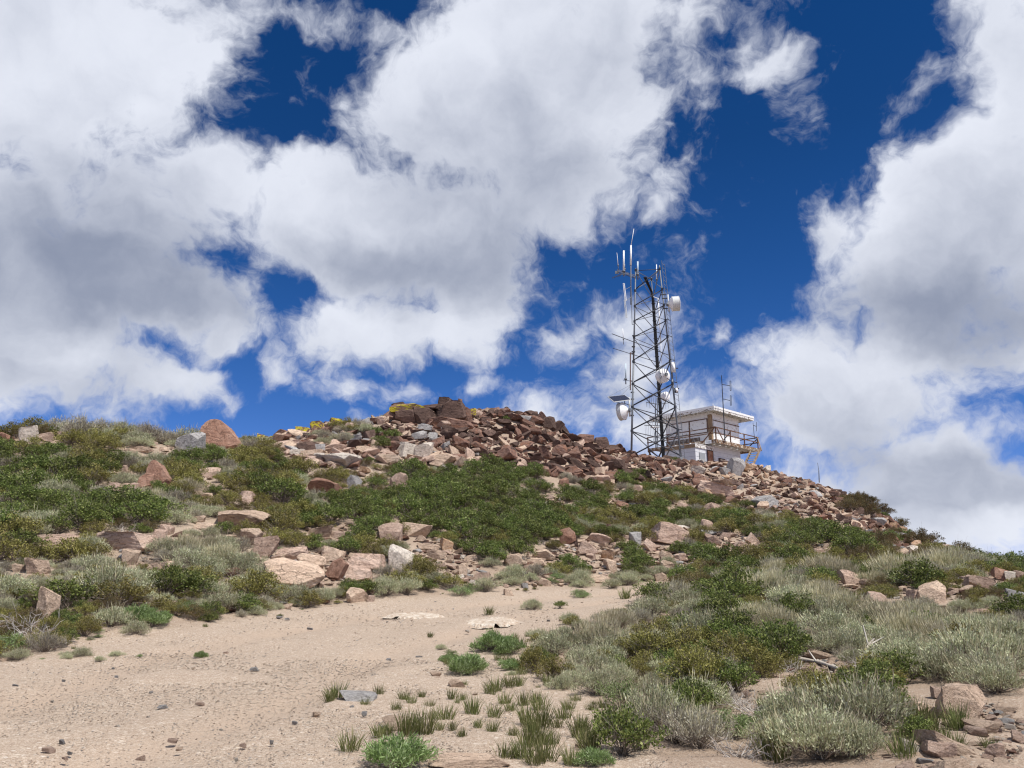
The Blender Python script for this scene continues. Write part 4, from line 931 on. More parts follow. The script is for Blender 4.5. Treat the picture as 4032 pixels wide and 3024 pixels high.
# seedling tufts and twigs along the track's edge and on the bare flat
random.seed(77)
for k in range(700):
    px, py = random.uniform(0, 2650), random.uniform(2300, 3020)
    g = ground_at(px, py); rd = float(road_at(g.x, g.y)); edge = rd < .98 and rd > .01
    flat = 1500 < px < 2600 and py > 2500
    if not (edge or flat) or (rd > .98 and random.random() < .72) or (flat and px < 2500 - (3024 - py) * 1.2 - 400 * random.random()): continue
    kd = random.choice('TTTTBSO' if flat else 'TSSBGO'); r = random.uniform(.05, .13) if rd > .3 else random.uniform(.09, .22)
    if clash(g.x, g.y, r, .5): continue
    put(kd, g.x, g.y, r, px, py); rest.append(plants[-1])
# low growth between the shrubs, and shrubs beyond the picture's edges
random.seed(31)
for k in range(13000):
    y = 12 * (78 / 12) ** random.random(); x = random.uniform(-1, 1) * (y * .9 + 4); z = float(H(x, y)); px, py = proj(x, y, z)
    if road_at(x, y) > .02 or near_building(x, y, .5): continue
    inview = 0 < px < 4032
    if bool(in_poly(px, py, SCREE)): continue
    if inview and 1050 < px < 3400 and y > ground_at(px, 1000).y - .5: continue
    if any(((px - cx) / (rx * .8)) ** 2 + ((py - cy) / (ry * .8)) ** 2 < 1 for cx, cy, rx, ry in LOOSE): continue
    if 2050 < px < 2650 and py > 2480: continue
    if px > 3500 and py > 2760: continue
    r = random.uniform(.28, .55) * (1 if inview or 0 < px - 4032 < 600 or -500 < px < 0 else 1.9)
    r *= .6 if y < 22 else 1.18
    if clash(x, y, r, .42) or hides_rock(px, py, r, y) or not keep_rocks_clear(x, y, r, px, py, .8): continue
    v = vnoise(np.array([x / 4.]), np.array([y / 4.]), 8)[0]
    kind = random.choice('GOOR') if v > 0 else random.choice('SSOP')
    put(kind, x, y, r, px, py); rest.append(plants[-1])
ks = sorted({p[0] for p in rest}); meshes, ix = [], {}
for k in ks:
    for i, pr in enumerate(PROTO[k]): ix[(k, i)] = len(meshes); meshes.append(pr[0])
sel = [(k, [p for p in rest if p[0] == k]) for k in ks]
P = [(p[1], p[2], p[3] - .02) for p in rest]
def sfac(p): return p[4] / .24 if p[0] == 'T' else p[4]
scatter_stuff('undergrowth', meshes, P, [(sfac(p), sfac(p), sfac(p) * random.uniform(.85, 1.1)) for p in rest], [(0, 0, random.uniform(0, 6.28)) for p in rest], [ix[(p[0], random.randrange(len(PROTO[p[0]])))] for p in rest])
print('UNDERGROWTH', len(rest))

# the curved dead log on the bare patch of the right bank
lg = PB(); pts_ = [(3145, 2612), (3215, 2622), (3275, 2640), (3320, 2662), (3358, 2655), (3395, 2632), (3425, 2606), (3452, 2604)]
gp = []
for i, (a_, b_) in enumerate(pts_): g = ground_at(a_, min(b_, 2660)); gp.append(np.array([g.x, g.y, g.z + (.05 if i < 5 else .05 + .09 * (i - 4))]))
for i in range(len(gp) - 1): lg.add(strips(gp[i][None], gp[i + 1][None], [.05 - .004 * i]), 'dead', np.full(6, .25))
for i, d_ in ((5, (.25, 0, .2)), (6, (-.05, 0, .3)), (6, (.3, .1, .12)), (0, (-.2, .1, .15)), (1, (-.1, 0, .16))): lg.add(strips(gp[i][None], (gp[i] + np.array(d_))[None], [.018]), 'dead', np.full(6, .7))
tag(link('dead_log', lg.build('dead_log')), 'curved dead log lying on the bare patch amid sagebrush, branches upturned', 'dead log')

# ------------------------------------------------------------------ metal, paint and wood
def plain(name, col, rough=.6, metal=0., var=.25, scale=6., wear=None, wear_amt=.5, wear_scale=3., stretch=None):
    m, t, b, out = mat_new(name); b.inputs['Roughness'].default_value = rough; b.inputs['Metallic'].default_value = metal
    Pn = t.nodes.new('ShaderNodeTexCoord').outputs['Object']
    if stretch:
        mp = t.nodes.new('ShaderNodeMapping'); mp.inputs['Scale'].default_value = stretch; t.links.new(Pn, mp.inputs[0]); Pn = mp.outputs[0]
    n = noise_n(Pn, scale, 5, .65, tree=t)
    c = rgbmix(mrange(n, .3, .7, 0, 1, tree=t), tuple(x * (1 - var) for x in col), tuple(min(x * (1 + var * .5), .95) for x in col), tree=t)
    if wear: c = rgbmix(mrange(noise_n(Pn, wear_scale, 8, .72, tree=t), .62 - wear_amt * .25, .66 - wear_amt * .22, 0, 1, tree=t), c, wear, tree=t)
    t.links.new(c, b.inputs['Base Color']); bump(t, b, n, .3, .01); return m
MM = {
 'steel': plain('galvanised_steel', (.19, .205, .225), .55, .3), 'darksteel': plain('dark_steel', (.055, .058, .068), .6, .3),
 'cable': plain('black_cable', (.02, .02, .022), .6), 'whitepaint': plain('white_fibreglass', (.88, .88, .87), .45, 0, .05),
 'drum': plain('grey_white_radome', (.62, .64, .63), .5, 0, .08), 'bluewhite': plain('pale_blue_fibreglass', (.55, .66, .72), .4, 0, .05),
 'rustpipe': plain('rusty_pipe', (.16, .10, .085), .8, 0, .3), 'panel': plain('solar_cells', (.03, .035, .06), .3, 0, .1),
 'wall': plain('peeling_white_boards', (.84, .84, .83), .8, 0, .10, 5, (.34, .27, .21), .12, 2.2, (1, 1, 3.5)),
 'block': plain('painted_block', (.66, .68, .71), .85, 0, .07, 3, (.40, .37, .34), .05, 2.5),
 'roofwhite': plain('white_roof_edge', (.86, .86, .85), .6, 0, .05), 'fascia': plain('peeling_fascia', (.76, .75, .72), .85, 0, .1, 6, (.16, .11, .075), .42, 3.5, (1, 1, 2.2)),
 'soffit': plain('painted_soffit', (.66, .64, .60), .85, 0, .15, 4, (.25, .19, .14), .2, 2.5), 'rail': plain('weathered_brown_rail', (.15, .075, .045), .85, 0, .35, 5, (.42, .34, .26), .25, 3),
 'board': plain('raw_plywood', (.34, .24, .15), .85, 0, .3, 4, (.20, .13, .08), .4, 3, (1, 1, .4)), 'streak': plain('streaked_bare_wall', (.42, .38, .34), .85, 0, .2, 4, (.17, .115, .08), .62, 5.0, (2.2, 2.2, .35)),
 'deck': plain('peeling_deck_edge', (.60, .54, .45), .85, 0, .2, 5, (.20, .12, .07), .75, 3.0, (1, 1, 1.5)), 'stair': plain('worn_stair_wood', (.33, .26, .19), .85, 0, .2, 5, (.22, .14, .09), .5, 3),
 'door': plain('rust_red_door', (.30, .13, .075), .8, 0, .3, 3, (.42, .26, .17), .4, 2.5), 'sign': plain('brown_sign_board', (.075, .035, .022), .7), 'ink': plain('cream_lettering', (.62, .52, .38), .7, 0, .05),
 'greypaint': plain('grey_door_panel', (.30, .32, .34), .6, 0, .1), 'roof': plain('roof_sheet', (.45, .45, .44), .7),
 'darkwood': plain('dark_old_wood', (.07, .045, .035), .85, 0, .3),
}
class MB:
    """collects bars, boxes and tubes for one mesh object"""
    def __init__(s): s.bm = bmesh.new()
    def tube(s, a, b, r, r2=None, n=8, caps=True):
        a, b = Vector(a), Vector(b); d = b - a; L = d.length
        if L < 1e-6: return s
        m = Matrix.Translation((a + b) / 2) @ d.to_track_quat('Z', 'Y').to_matrix().to_4x4()
        bmesh.ops.create_cone(s.bm, cap_ends=caps, segments=n, radius1=r, radius2=r if r2 is None else r2, depth=L, matrix=m); return s
    def bar(s, a, b, w, h=None, up=(0, 0, 1)):
        a, b = Vector(a), Vector(b); d = b - a; L = d.length; h = h or w
        x = d.normalized(); u = Vector(up)
        if abs(x.dot(u)) > .98: u = Vector((1, 0, 0))
        y = u.cross(x).normalized(); z = x.cross(y)
        m = Matrix.Translation((a + b) / 2) @ Matrix((x, y, z)).transposed().to_4x4() @ Matrix.Diagonal((L, w, h, 1))
        bmesh.ops.create_cube(s.bm, size=1, matrix=m); return s
    def path(s, pts_, r, n=6):
        for a, b in zip(pts_[:-1], pts_[1:]): s.tube(a, b, r, n=n)
        return s
    def quad(s, p): s.bm.faces.new([s.bm.verts.new(v) for v in p]); return s
    def lathe(s, c, axis, prof, n=32):
        """prof: (distance along axis, radius)"""
        q = Vector(axis).normalized().to_track_quat('Z', 'Y'); rings = []
        for z, r in prof:
            rings.append([s.bm.verts.new(Vector(c) + q @ Vector((r * math.cos(6.28318 * i / n), r * math.sin(6.28318 * i / n), z))) for i in range(n)] if r > 1e-5 else [s.bm.verts.new(Vector(c) + q @ Vector((0, 0, z)))])
        for A, B in zip(rings[:-1], rings[1:]):
            for i in range(n):
                j = (i + 1) % n; f = [A[i % len(A)], A[j % len(A)], B[j % len(B)], B[i % len(B)]]
                f = list(dict.fromkeys(f)); 
                if len(f) > 2: s.bm.faces.new(f)
        return s
    def build(s, name, mat, parent=None, smooth=False, bevel=0):
        if bevel: bmesh.ops.bevel(s.bm, geom=s.bm.edges[:], offset=bevel, segments=1, affect='EDGES')
        bmesh.ops.recalc_face_normals(s.bm, faces=s.bm.faces)
        me = bpy.data.meshes.new(name); s.bm.to_mesh(me); s.bm.free()
        for m in (mat if isinstance(mat, (list, tuple)) else (mat,)): me.materials.append(MM[m])
        if smooth:
            for p in me.polygons: p.use_smooth = True
        return link(name, me, parent)
def thing(name, label, cat, group=None, loc=(0, 0, 0)):
    o = bpy.data.objects.new(name, None); COL.objects.link(o); o.location = loc; tag(o, label, cat, group); o.empty_display_size = .2; return o
def base_at(root, loc):
    """moves the Empty to the thing's foot and keeps its parts where they are"""
    loc = Vector(loc); root.location = loc
    for c in root.children:
        if c.matrix_parent_inverse == Matrix.Identity(4): c.matrix_parent_inverse = Matrix.Translation(-loc)

# ------------------------------------------------------------------ radio tower
TD = 64.0
tower = thing('radio_tower', 'tall grey three legged lattice radio tower carrying dishes beside the lookout cabin', 'radio tower')
LB, LT = W(2486, 1790, TD), W(2503, 1063, TD + .8)
RB, RT = W(2679, 1783, TD), W(2597, 1052, TD + .5)
MBt, MT = W(2609, 1767, TD + 3.4), W(2565, 1098, TD + 2.9)
zb, zt = (LB.z + RB.z) / 2, (LT.z + RT.z) / 2
def leg_at(B, T, z): return B + (T - B) * ((z - B.z) / (T.z - B.z))
Z = [leg_at(LB, LT, 0).z] and []
for py in (1790, 1695, 1600, 1507, 1418, 1322, 1257, 1195, 1132, 1065): Z.append(W(2495, py, TD).z)
Z[0] = min(LB.z, RB.z, MBt.z) - .2; Z[-1] = LT.z
legs = {'L': (LB, LT), 'R': (RB, RT), 'M': (MBt, MT)}
for k, (B, T) in legs.items():
    rr = .085 if k != 'M' else .06
    MB().tube(leg_at(B, T, Z[0]), leg_at(B, T, Z[4]), rr, rr * .85, 10).tube(leg_at(B, T, Z[4]), leg_at(B, T, Z[-1] + (.15 if k != 'R' else .3)), rr * .85, rr * .65, 10).build('leg', 'steel', tower, True)
P3 = lambda k, i: leg_at(*legs[k], Z[i])
faces = (('L', 'R'), ('L', 'M'), ('M', 'R'))
for i in range(len(Z) - 1):
    r = .05 if i < 4 else .038
    for fi, (a, b) in enumerate(faces):
        A0, A1, B0, B1 = P3(a, i), P3(a, i + 1), P3(b, i), P3(b, i + 1)
        mb = MB()
        mat = 'darksteel' if fi == 0 or (fi == 2 and i % 2) else 'steel'
        if fi == 0:
            mb.tube(A0 * .95 + A1 * .05, B1 * .97 + B0 * .03, r * 1.1, n=6)
            if i < 3: mb.tube(B0 * .95 + B1 * .05, A1 * .97 + A0 * .03, r * .9, n=6)
        elif fi == 1:
            mb.tube(A1 * .95 + A0 * .05, B0 * .95 + B1 * .05, r * .8, n=6)
            mb.tube(A0 * .95 + A1 * .05, B1 * .95 + B0 * .05, r * .7, n=6)
        else:
            mb.tube(A0 * .95 + A1 * .05, B1 * .95 + B0 * .05, r * .95, n=6)
            mb.tube(A1 * .95 + A0 * .05, B0 * .95 + B1 * .05, r * .7, n=6)
        mb.build('cross_brace', mat, tower, True)
        if i in (0, 1, 3, 4, 6, 8) and fi or i == 8:
            MB().tube(A1 + Vector((0, 0, -.06)), B1 + Vector((0, 0, -.06)), r * .8, n=6).build('horizontal_brace', 'steel' if fi else 'darksteel', tower, True)
# collars where the braces meet the legs
for k in 'LRM':
    mb = MB()
    for i in range(1, len(Z)): p = P3(k, i); mb.tube(p - Vector((0, 0, .1)), p + Vector((0, 0, .08)), .12 if i < 5 else .10, n=8)
    mb.build('leg_collars', 'darksteel', tower)
mb = MB(); up = Vector((0, 0, 1))
for q in range(5):
    o = Vector((-.10 + .05 * q, -.14 - .02 * (q % 2), 0)); a = P3('M', 0) + o
    mb.path([a, P3('M', 3) + o, P3('M', 5) + o, P3('M', 8) + o * .8, P3('M', 8) + o * .6 + Vector((-.10, 0, .7)), (P3('M', 9) + P3('L', 9)) / 2 + Vector((.05 * q, 0, -.25))], .035 if q % 2 else .045)
for q in range(18): p = leg_at(*legs['M'], Z[0] + (Z[-2] - Z[0]) * (q + .5) / 18); mb.bar(p + Vector((-.18, -.16, 0)), p + Vector((.18, -.16, 0)), .09, .06)
mb.build('cable_bundle', 'cable', tower)
# ladder up the right-hand leg
lad = MB(); a0, a1 = W(2680, 1800, TD - .35), W(2605, 1026, TD + .15); b0, b1 = W(2697, 1806, TD - .5), W(2617, 1040, TD + .05)
lad.tube(a0, a1, .022, n=6).tube(b0, b1, .022, n=6)
ladder = lad.build('ladder', 'steel', tower)
nr_ = 44
mb = MB()
for i in range(nr_): f = (i + .5) / nr_; mb.tube(a0.lerp(a1, f), b0.lerp(b1, f), .014, n=5)
mb.build('rungs', 'steel', ladder)
mb = MB()
for i in (1, 3, 4, 5, 6, 7, 8): z = Z[i] + .15; p = leg_at(*legs['R'], z); f = (z - a0.z) / (a1.z - a0.z); mb.bar(p, b0.lerp(b1, f), .05, .05)
mb.build('ladder_brackets', 'darksteel', ladder)
# triangular side arm at the top
A, Bv = W(2503, 1090, TD + .8), W(2431, 1066, TD + .2); d3 = [Vector((0, 0, .14)), Vector((0, -.12, -.10)), Vector((0, .14, -.10))]
mb = MB()
for o in d3: mb.tube(A + o, Bv + o * .8, .022, n=6)
for i in range(9):
    f, g = i / 9, (i + 1) / 9
    for j in range(3): mb.tube(A.lerp(Bv, f) + d3[j] * .95, A.lerp(Bv, g) + d3[(j + 1) % 3] * .9, .012, n=5)
    mb.tube(A.lerp(Bv, g) + d3[0] * .9, A.lerp(Bv, g) + d3[1] * .9, .012, n=5)
mb.bar(Bv + Vector((-.2, 0, -.15)), Bv + Vector((.1, 0, -.15)), .05, .25); mb.bar(W(2452, 1080, TD) + Vector((-.2, 0, 0)), W(2476, 1078, TD) , .06, .05)
mb.build('side_arm', 'steel', tower)
mb = MB()
for p, q, r in ((W(2409, 1314, TD - .3), W(2632, 1398, TD + .9), .032), (W(2413, 1371, TD - .3), W(2581, 1424, TD + 1.5), .026)): mb.tube(p, q, r, n=6)
mb.build('outrigger_pipes', 'darksteel', tower)
mb = MB()
for px, py in ((2497, 1322), (2495, 1365), (2495, 1385), (2491, 1545), (2491, 1572), (2490, 1636)): p = W(px, py, TD + .3); mb.bar(p - Vector((.16, 0, 0)), p + Vector((.12, 0, 0)), .12, .10)
for px, py in ((2613, 1160), (2616, 1175), (2620, 1215), (2660, 1450), (2664, 1530)): p = W(px, py, TD); mb.bar(p - Vector((.2, 0, 0)), p + Vector((.2, 0, 0)), .08, .07)
mb.build('clamps', 'darksteel', tower)
mb = MB()
mb.bar(P3('L', 0) + Vector((-.05, 0, .0)), P3('L', 0) + Vector((0, 0, -.6)), .34, .34).bar(P3('R', 0) , P3('R', 0) + Vector((0, 0, -.6)), .34, .34).bar(P3('M', 0) , P3('M', 0) + Vector((0, 0, -.6)), .34, .34)
mb.build('footing', 'greypaint', tower)
base_at(tower, ((LB + RB + MBt) / 3))

# ------------------------------------------------------------------ antennas on the tower, each a thing of its own
def whip(px, p0, p1, r, mat, label, r2=None, Y=TD, px1=None, arm=None):
    t = thing('whip_antenna', label, 'antenna', 'whip antennas on the radio tower'); a, b = W(px, p0, Y), W(px1 or px, p1, Y)
    MB().tube(a, b, r, r2 or r * .8, 10).build('rod', mat, t, True)
    MB().tube(a - Vector((0, 0, .45)), a + Vector((0, 0, .1)), r * .8, n=8).tube(a - Vector((0, 0, .06)), a + Vector((0, 0, .06)), r * 1.9, n=8).build('mounting_pipe', 'steel', t, True)
    if arm: MB().tube(a - Vector((0, 0, .1)), arm, .022, n=6).tube(a - Vector((.2, 0, .1)), a - Vector((-.1, 0, .1)), .03, n=6).build('bracket_arm', 'darksteel', t)
    base_at(t, a); return t
whip(2434, 1045, 995, .035, 'whitepaint', 'thin white whip antenna at the outer tip of the tower top arm', .012, TD + .2, 2429)
whip(2456, 1068, 987, .075, 'whitepaint', 'thick white whip antenna in the middle of the tower top arm', .07, TD + .4)
whip(2459, 1060, 1040, .05, 'steel', 'short grey pipe antenna behind the thick white whip on the top arm', .05, TD + .6)
whip(2511, 1081, 1030, .07, 'bluewhite', 'short pale blue whip antenna on top of the left tower leg', .065, TD + .7)
whip(2585, 1100, 1042, .045, 'whitepaint', 'slim whip antenna rising inside the tower top near the right leg', .04, TD + 2)
whip(2463.6, 1492, 1432, .06, 'bluewhite', 'pale blue whip antenna on a short arm left of the tower at mid height', .055, TD, None, W(2492, 1503, TD + .3))
whip(2454.6, 1336, 1294, .03, 'whitepaint', 'small white whip antenna standing on the upper outrigger pipe', .025, TD - .05, 2452)
t = thing('whip_antenna', 'tallest white whip antenna with a bent thin tip above the tower top', 'antenna', 'whip antennas on the radio tower')
MB().tube(W(2484, 1200, TD + .5), W(2484, 1042, TD + .5), .045, n=8).build('mounting_pipe', 'steel', t, True); MB().tube(W(2484, 1044, TD + .5), W(2484.4, 967, TD + .5), .085, .07, 10).build('rod', 'whitepaint', t, True)
MB().tube(W(2484.4, 968, TD + .5), W(2496, 901, TD + .5), .030, .020, 8).build('bent_tip', 'whitepaint', t, True); base_at(t, W(2484, 1100, TD + .5))
# folded dipoles hanging left of the tower
t = thing('dipole_antenna', 'long pale folded dipole pair hanging from a pipe left of the tower top', 'antenna')
MB().path([W(2484, 1100, TD + .4), W(2486.5, 1180, TD + .4), W(2489, 1277, TD + .4)], .03).tube(W(2489, 1277, TD + .4), W(2497, 1277, TD + .5), .03).build('mounting_pipe', 'steel', t)
MB().tube(W(2486, 1127, TD + .4), W(2463, 1140, TD), .02).tube(W(2488, 1169, TD + .4), W(2466, 1183, TD), .02).build('arm', 'steel', t)
for ya, yb, xa, xb in ((1116, 1184, 2458, 2466), (1182, 1250, 2462, 2469)):
    a, b = W(xa, ya, TD), W(xb, yb, TD); o = Vector((-.10, 0, 0)); MB().tube(a, b, .034, n=6).tube(a + o, b + o, .024, n=6).tube(a, a + o, .024, n=6).tube(b, b + o, .024, n=6).build('dipole_loop', 'whitepaint' if ya < 1150 else 'drum', t)
base_at(t, W(2489, 1277, TD + .4))
# long thin whip inside the tower
t = thing('whip_antenna', 'long slender white whip antenna hanging inside the upper right tower', 'antenna', 'whip antennas on the radio tower')
MB().tube(W(2592, 1176, TD + 2.2), W(2602, 1350, TD + 2.2), .05, .04, 8).tube(W(2602, 1350, TD + 2.2), W(2604, 1428, TD + 2.2), .03, .02, 8).build('rod', 'whitepaint', t, True)
MB().tube(W(2592, 1176, TD + 2.2), W(2572, 1168, TD + 2.8), .035).build('arm', 'whitepaint', t); base_at(t, W(2592, 1176, TD + 2.2))
def comb(name, a, b, els, r, label, mat='steel', elmat='steel', cat='antenna', er=.016, extra=None):
    """a yagi: a boom with thin cross elements; els = (position 0..1, up, down)"""
    t = thing(name, label, cat, 'yagi antennas'); MB().tube(a, b, r, n=6).build('boom', mat, t)
    mb = MB()
    for f, u, d in els: p = a.lerp(b, f); mb.tube(p + Vector((0, 0, u)), p - Vector((0, 0, d)), er, n=5)
    mb.build('elements', elmat, t)
    if extra: extra(t)
    base_at(t, a.lerp(b, .5)); return t
comb('yagi_antenna', W(2411, 1094, TD - .5), W(2447, 1081, TD), [(f, .10, .12) for f in (.05, .22, .38, .55, .68, .78, .88)], .022, 'small dark yagi antenna sticking out left below the tower top arm', 'darksteel', 'darksteel')
comb('yagi_antenna', W(2545, 1584, TD + 5.5), W(2590, 1592, TD + 5), [(.03, .05, .40), (.30, .75, .5)] + [(f, .72, .02) for f in (.45, .62, .80)], .035, 'upper yagi antenna with four tall prongs on the mast behind the tower', er=.02)
comb('yagi_antenna', W(2590, 1592, TD + 5), W(2634, 1586, TD + 5), [(f, .3, .5) for f in (.25, .5, .7, .92)], .03, 'upper yagi antenna pointing right from the mast behind the tower', er=.012)
comb('yagi_antenna', W(2548, 1663, TD + 5), W(2668, 1653, TD + 4.6), [(.05, .20, .25), (.10, .25, .3), (.17, .3, .4), (.26, .45, .55), (.35, .5, .7), (.44, .55, .8), (.52, .5, .9), (.60, .55, 1.0), (.68, .7, .75), (.75, .62, 1.0), (.56, .1, 1.1)], .035, 'wide yagi antenna with many pale prongs crossing low in the tower', elmat='drum', er=.026)
def wrap_(t): MB().tube(W(2562, 1682, TD + 5), W(2596, 1682, TD + 5), .07, n=8).build('sleeve', 'whitepaint', t)
comb('yagi_antenna', W(2537, 1674, TD + 5), W(2632, 1678, TD + 5), [(f, .03, 1.0) for f in (.03, .10, .17, .24, .31, .38)] + [(.8, .1, .6), (.9, .5, .5)], .035, 'lowest yagi antenna with thin hanging prongs and a white sleeve', er=.010, extra=wrap_)
t = thing('antenna_mast', 'thin grey mast with guy wires standing behind the tower legs', 'mast')
a, b = W(2583, 1762, TD + 5.2), W(2580, 1590, TD + 5.2); MB().tube(a, b, .06, .045, 8).build('pole', 'steel', t); MB().tube(W(2590, 1762, TD + 5), W(2588, 1580, TD + 5), .045, n=8).tube(W(2588, 1582, TD + 5), W(2588, 1566, TD + 5), .06, n=8).build('side_pole', 'steel', t)
mb = MB()
for dx in (-8, -4, 5, 9): mb.tube(W(2580, 1690, TD + 5.2), W(2580 + dx, 1740, TD + 5.2), .014, n=5)
mb.build('guy_wires', 'darksteel', t); base_at(t, a)

# dishes
def drum_dish(c, axis, r, depth, label, shroud='drum', cap='whitepaint', back=.45, mount=None):
    t = thing('dish_antenna', label, 'dish antenna', 'dish antennas on the radio tower'); ax = Vector(axis).normalized()
    MB().lathe(c, ax, [(0, r * .99), (0, r * 1.03), (.03, r * 1.03), (.03, r), (depth - .03, r), (depth - .03, r * 1.03), (depth, r * 1.03), (depth, r * .97)], 40).build('shroud', shroud, t)
    MB().lathe(c, ax, [(depth + .002, r * .985), (depth + .03, r * .9), (depth + .055, r * .55), (depth + .06, 0)], 40).build('radome', cap, t, True)
    MB().lathe(c, ax, [(.0, r * .985), (-back * r * .35, r * .78), (-back * r * .7, r * .45), (-back * r, r * .18), (-back * r * 1.25, r * .17), (-back * r * 1.25, 0)], 40).build('reflector_back', 'whitepaint', t, True)
    MB().lathe(c - ax * back * r * 1.2, ax, [(0, 0), (0, r * .24), (-.12, r * .24), (-.12, 0)], 20).build('hub', 'steel', t)
    if mount: mount(t)
    base_at(t, c); return t
def pipe_mount(px0, p0, px1, p1, c, Y=TD, r=.055):
    def f(t):
        a, b = W(px0, p0, Y), W(px1, p1, Y); MB().tube(a, b, r, n=10).build('mounting_pipe', 'drum', t, True)
        mb = MB()
        for k in (.3, .7): p = a.lerp(b, k); mb.tube(p, c, .035, n=6)
        mb.build('mount_struts', 'steel', t)
    return f
c1 = W(2646, 1197, TD - .2)
drum_dish(c1, (.985, -.05, .06), .62, .58, 'round grey white drum dish high on the tower’s right side'.replace('’', "'"), mount=pipe_mount(2630, 1160, 2634, 1226, c1 - Vector((.2, 0, 0)), TD - .1))
c2 = W(2614, 1478, TD + 1.2)
drum_dish(c2, (-.35, .93, .02), .58, .42, 'large white dish inside the tower at mid height, seen from behind', 'whitepaint', back=.5, mount=pipe_mount(2597, 1448, 2600, 1512, c2 - Vector((.15, .2, 0)), TD + .9, .04))
c3 = W(2616, 1562, TD + 1.2)
drum_dish(c3, (.42, -.9, .02), .37, .28, 'smaller white dish inside the tower below the large one', 'whitepaint', back=.4, mount=pipe_mount(2602, 1545, 2603, 1580, c3, TD + 1.7, .04))
c4 = W(2456, 1619, TD - .3)
drum_dish(c4, (-.80, .50, -.05), .72, .36, 'large white drum dish low on the tower’s left leg under the solar panel'.replace('’', "'"), back=.55, mount=pipe_mount(2478, 1566, 2480, 1640, c4 + Vector((.45, -.1, 0)), TD - .1, .07))
# solar panel frame over the left dish
t = thing('solar_panel', 'dark solar panel tilted flat on a bracket left of the tower', 'solar panel')
q = [W(2393, 1563, TD - .6), W(2459, 1556, TD + .1), W(2484, 1574, TD - .5), W(2418, 1583, TD - 1.3)]
mb = MB(); [mb.bar(q[i], q[(i + 1) % 4], .05, .06) for i in range(4)]; mb.bar((q[0] + q[3]) / 2, (q[1] + q[2]) / 2, .03, .04); mb.bar((q[0] + q[1]) / 2, (q[3] + q[2]) / 2, .03, .04); mb.bar((q[0] + q[1]) / 2, q[2], .03, .03); mb.build('frame', 'drum', t)
mb = MB(); u_ = Vector((0, 0, .035)); top = [p + u_ for p in q]; bot = [p + u_ * .4 for p in q]
vs = [mb.bm.verts.new(p) for p in top + bot]
for f in ((0, 1, 2, 3), (7, 6, 5, 4), (0, 4, 5, 1), (1, 5, 6, 2), (2, 6, 7, 3), (3, 7, 4, 0)): mb.bm.faces.new([vs[i] for i in f])
mb.build('cells', 'panel', t)
mb = MB(); mb.tube(q[0], W(2490, 1512, TD + .3), .012).tube((q[0] + q[1]) / 2 + (q[1] - q[0]) * .3, W(2490, 1512, TD + .3), .012).tube(W(2459, 1560, TD), W(2460, 1588, TD), .04).tube(W(2460, 1588, TD), W(2488, 1600, TD + .3), .03).tube(W(2424, 1583, TD - .6), W(2486, 1595, TD + .3), .02); mb.build('support_bracket', 'steel', t); base_at(t, W(2488, 1600, TD + .3))
# rusty stand-off pipe
t = thing('standoff_pipe', 'rusty brown vertical pipe clamped beside the left tower leg', 'pipe'); MB().tube(W(2482, 1536, TD + .1), W(2482, 1388, TD + .1), .05, n=8).build('pipe', 'rustpipe', t); MB().tube(W(2482, 1389, TD + .1), W(2494, 1393, TD + .5), .04).tube(W(2482, 1497, TD + .1), W(2492, 1503, TD + .5), .03).build('arms', 'rustpipe', t); base_at(t, W(2482, 1536, TD + .1))
# radio unit and cabinet on the ladder side
def unit_box(px, py, w, h, label, mat):
    t = thing('radio_unit', label, 'radio unit'); c = W(px, py, TD - .1); MB().bar(c - Vector((w / 2, 0, 0)), c + Vector((w / 2, 0, 0)), .22, h, (0, 0, 1)).build('housing', mat, t, bevel=.03)
    MB().tube(c + Vector((-.02, -.15, h * .3)), c + Vector((.02, -.25, -h * .45)), .10, n=10).build('feed_horn', 'whitepaint', t, True); MB().tube(c + Vector((-.2, .0, -h * .6)), c + Vector((-.2, 0, h * .7)), .035).build('mounting_pipe', 'steel', t); base_at(t, c)
unit_box(2651, 1446, .34, .85, 'white two part antenna unit beside the ladder right of the mid dish', 'whitepaint')
unit_box(2663, 1537, .26, .40, 'small dark equipment box on the ladder right of the smaller dish', 'darksteel')

# ------------------------------------------------------------------ fire lookout: u runs along the right-hand eave, v along the left-hand one
def B(u, v, z): return Vector((BX0 + u * BUx - v * BUy, BY0 + u * BUy + v * BUx, z))
Uax, Vax = Vector((BUx, BUy, 0)), Vector((-BUy, BUx, 0))
ZR, ZS, ZD, ZG = 15.40, 15.10, 12.40, 9.0
def box(mb, u0, u1, v0, v1, z0, z1):
    vs = [mb.bm.verts.new(B(u, v, z)) for z in (z0, z1) for u, v in ((u0, v0), (u1, v0), (u1, v1), (u0, v1))]
    for f in ((3, 2, 1, 0), (4, 5, 6, 7), (0, 1, 5, 4), (1, 2, 6, 5), (2, 3, 7, 6), (3, 0, 4, 7)): mb.bm.faces.new([vs[i] for i in f])
    return mb
look = thing('lookout_cabin', 'old white two storey fire lookout cabin with catwalk and flat overhanging roof', 'lookout cabin')
D1, D2 = 1.04, 5.96
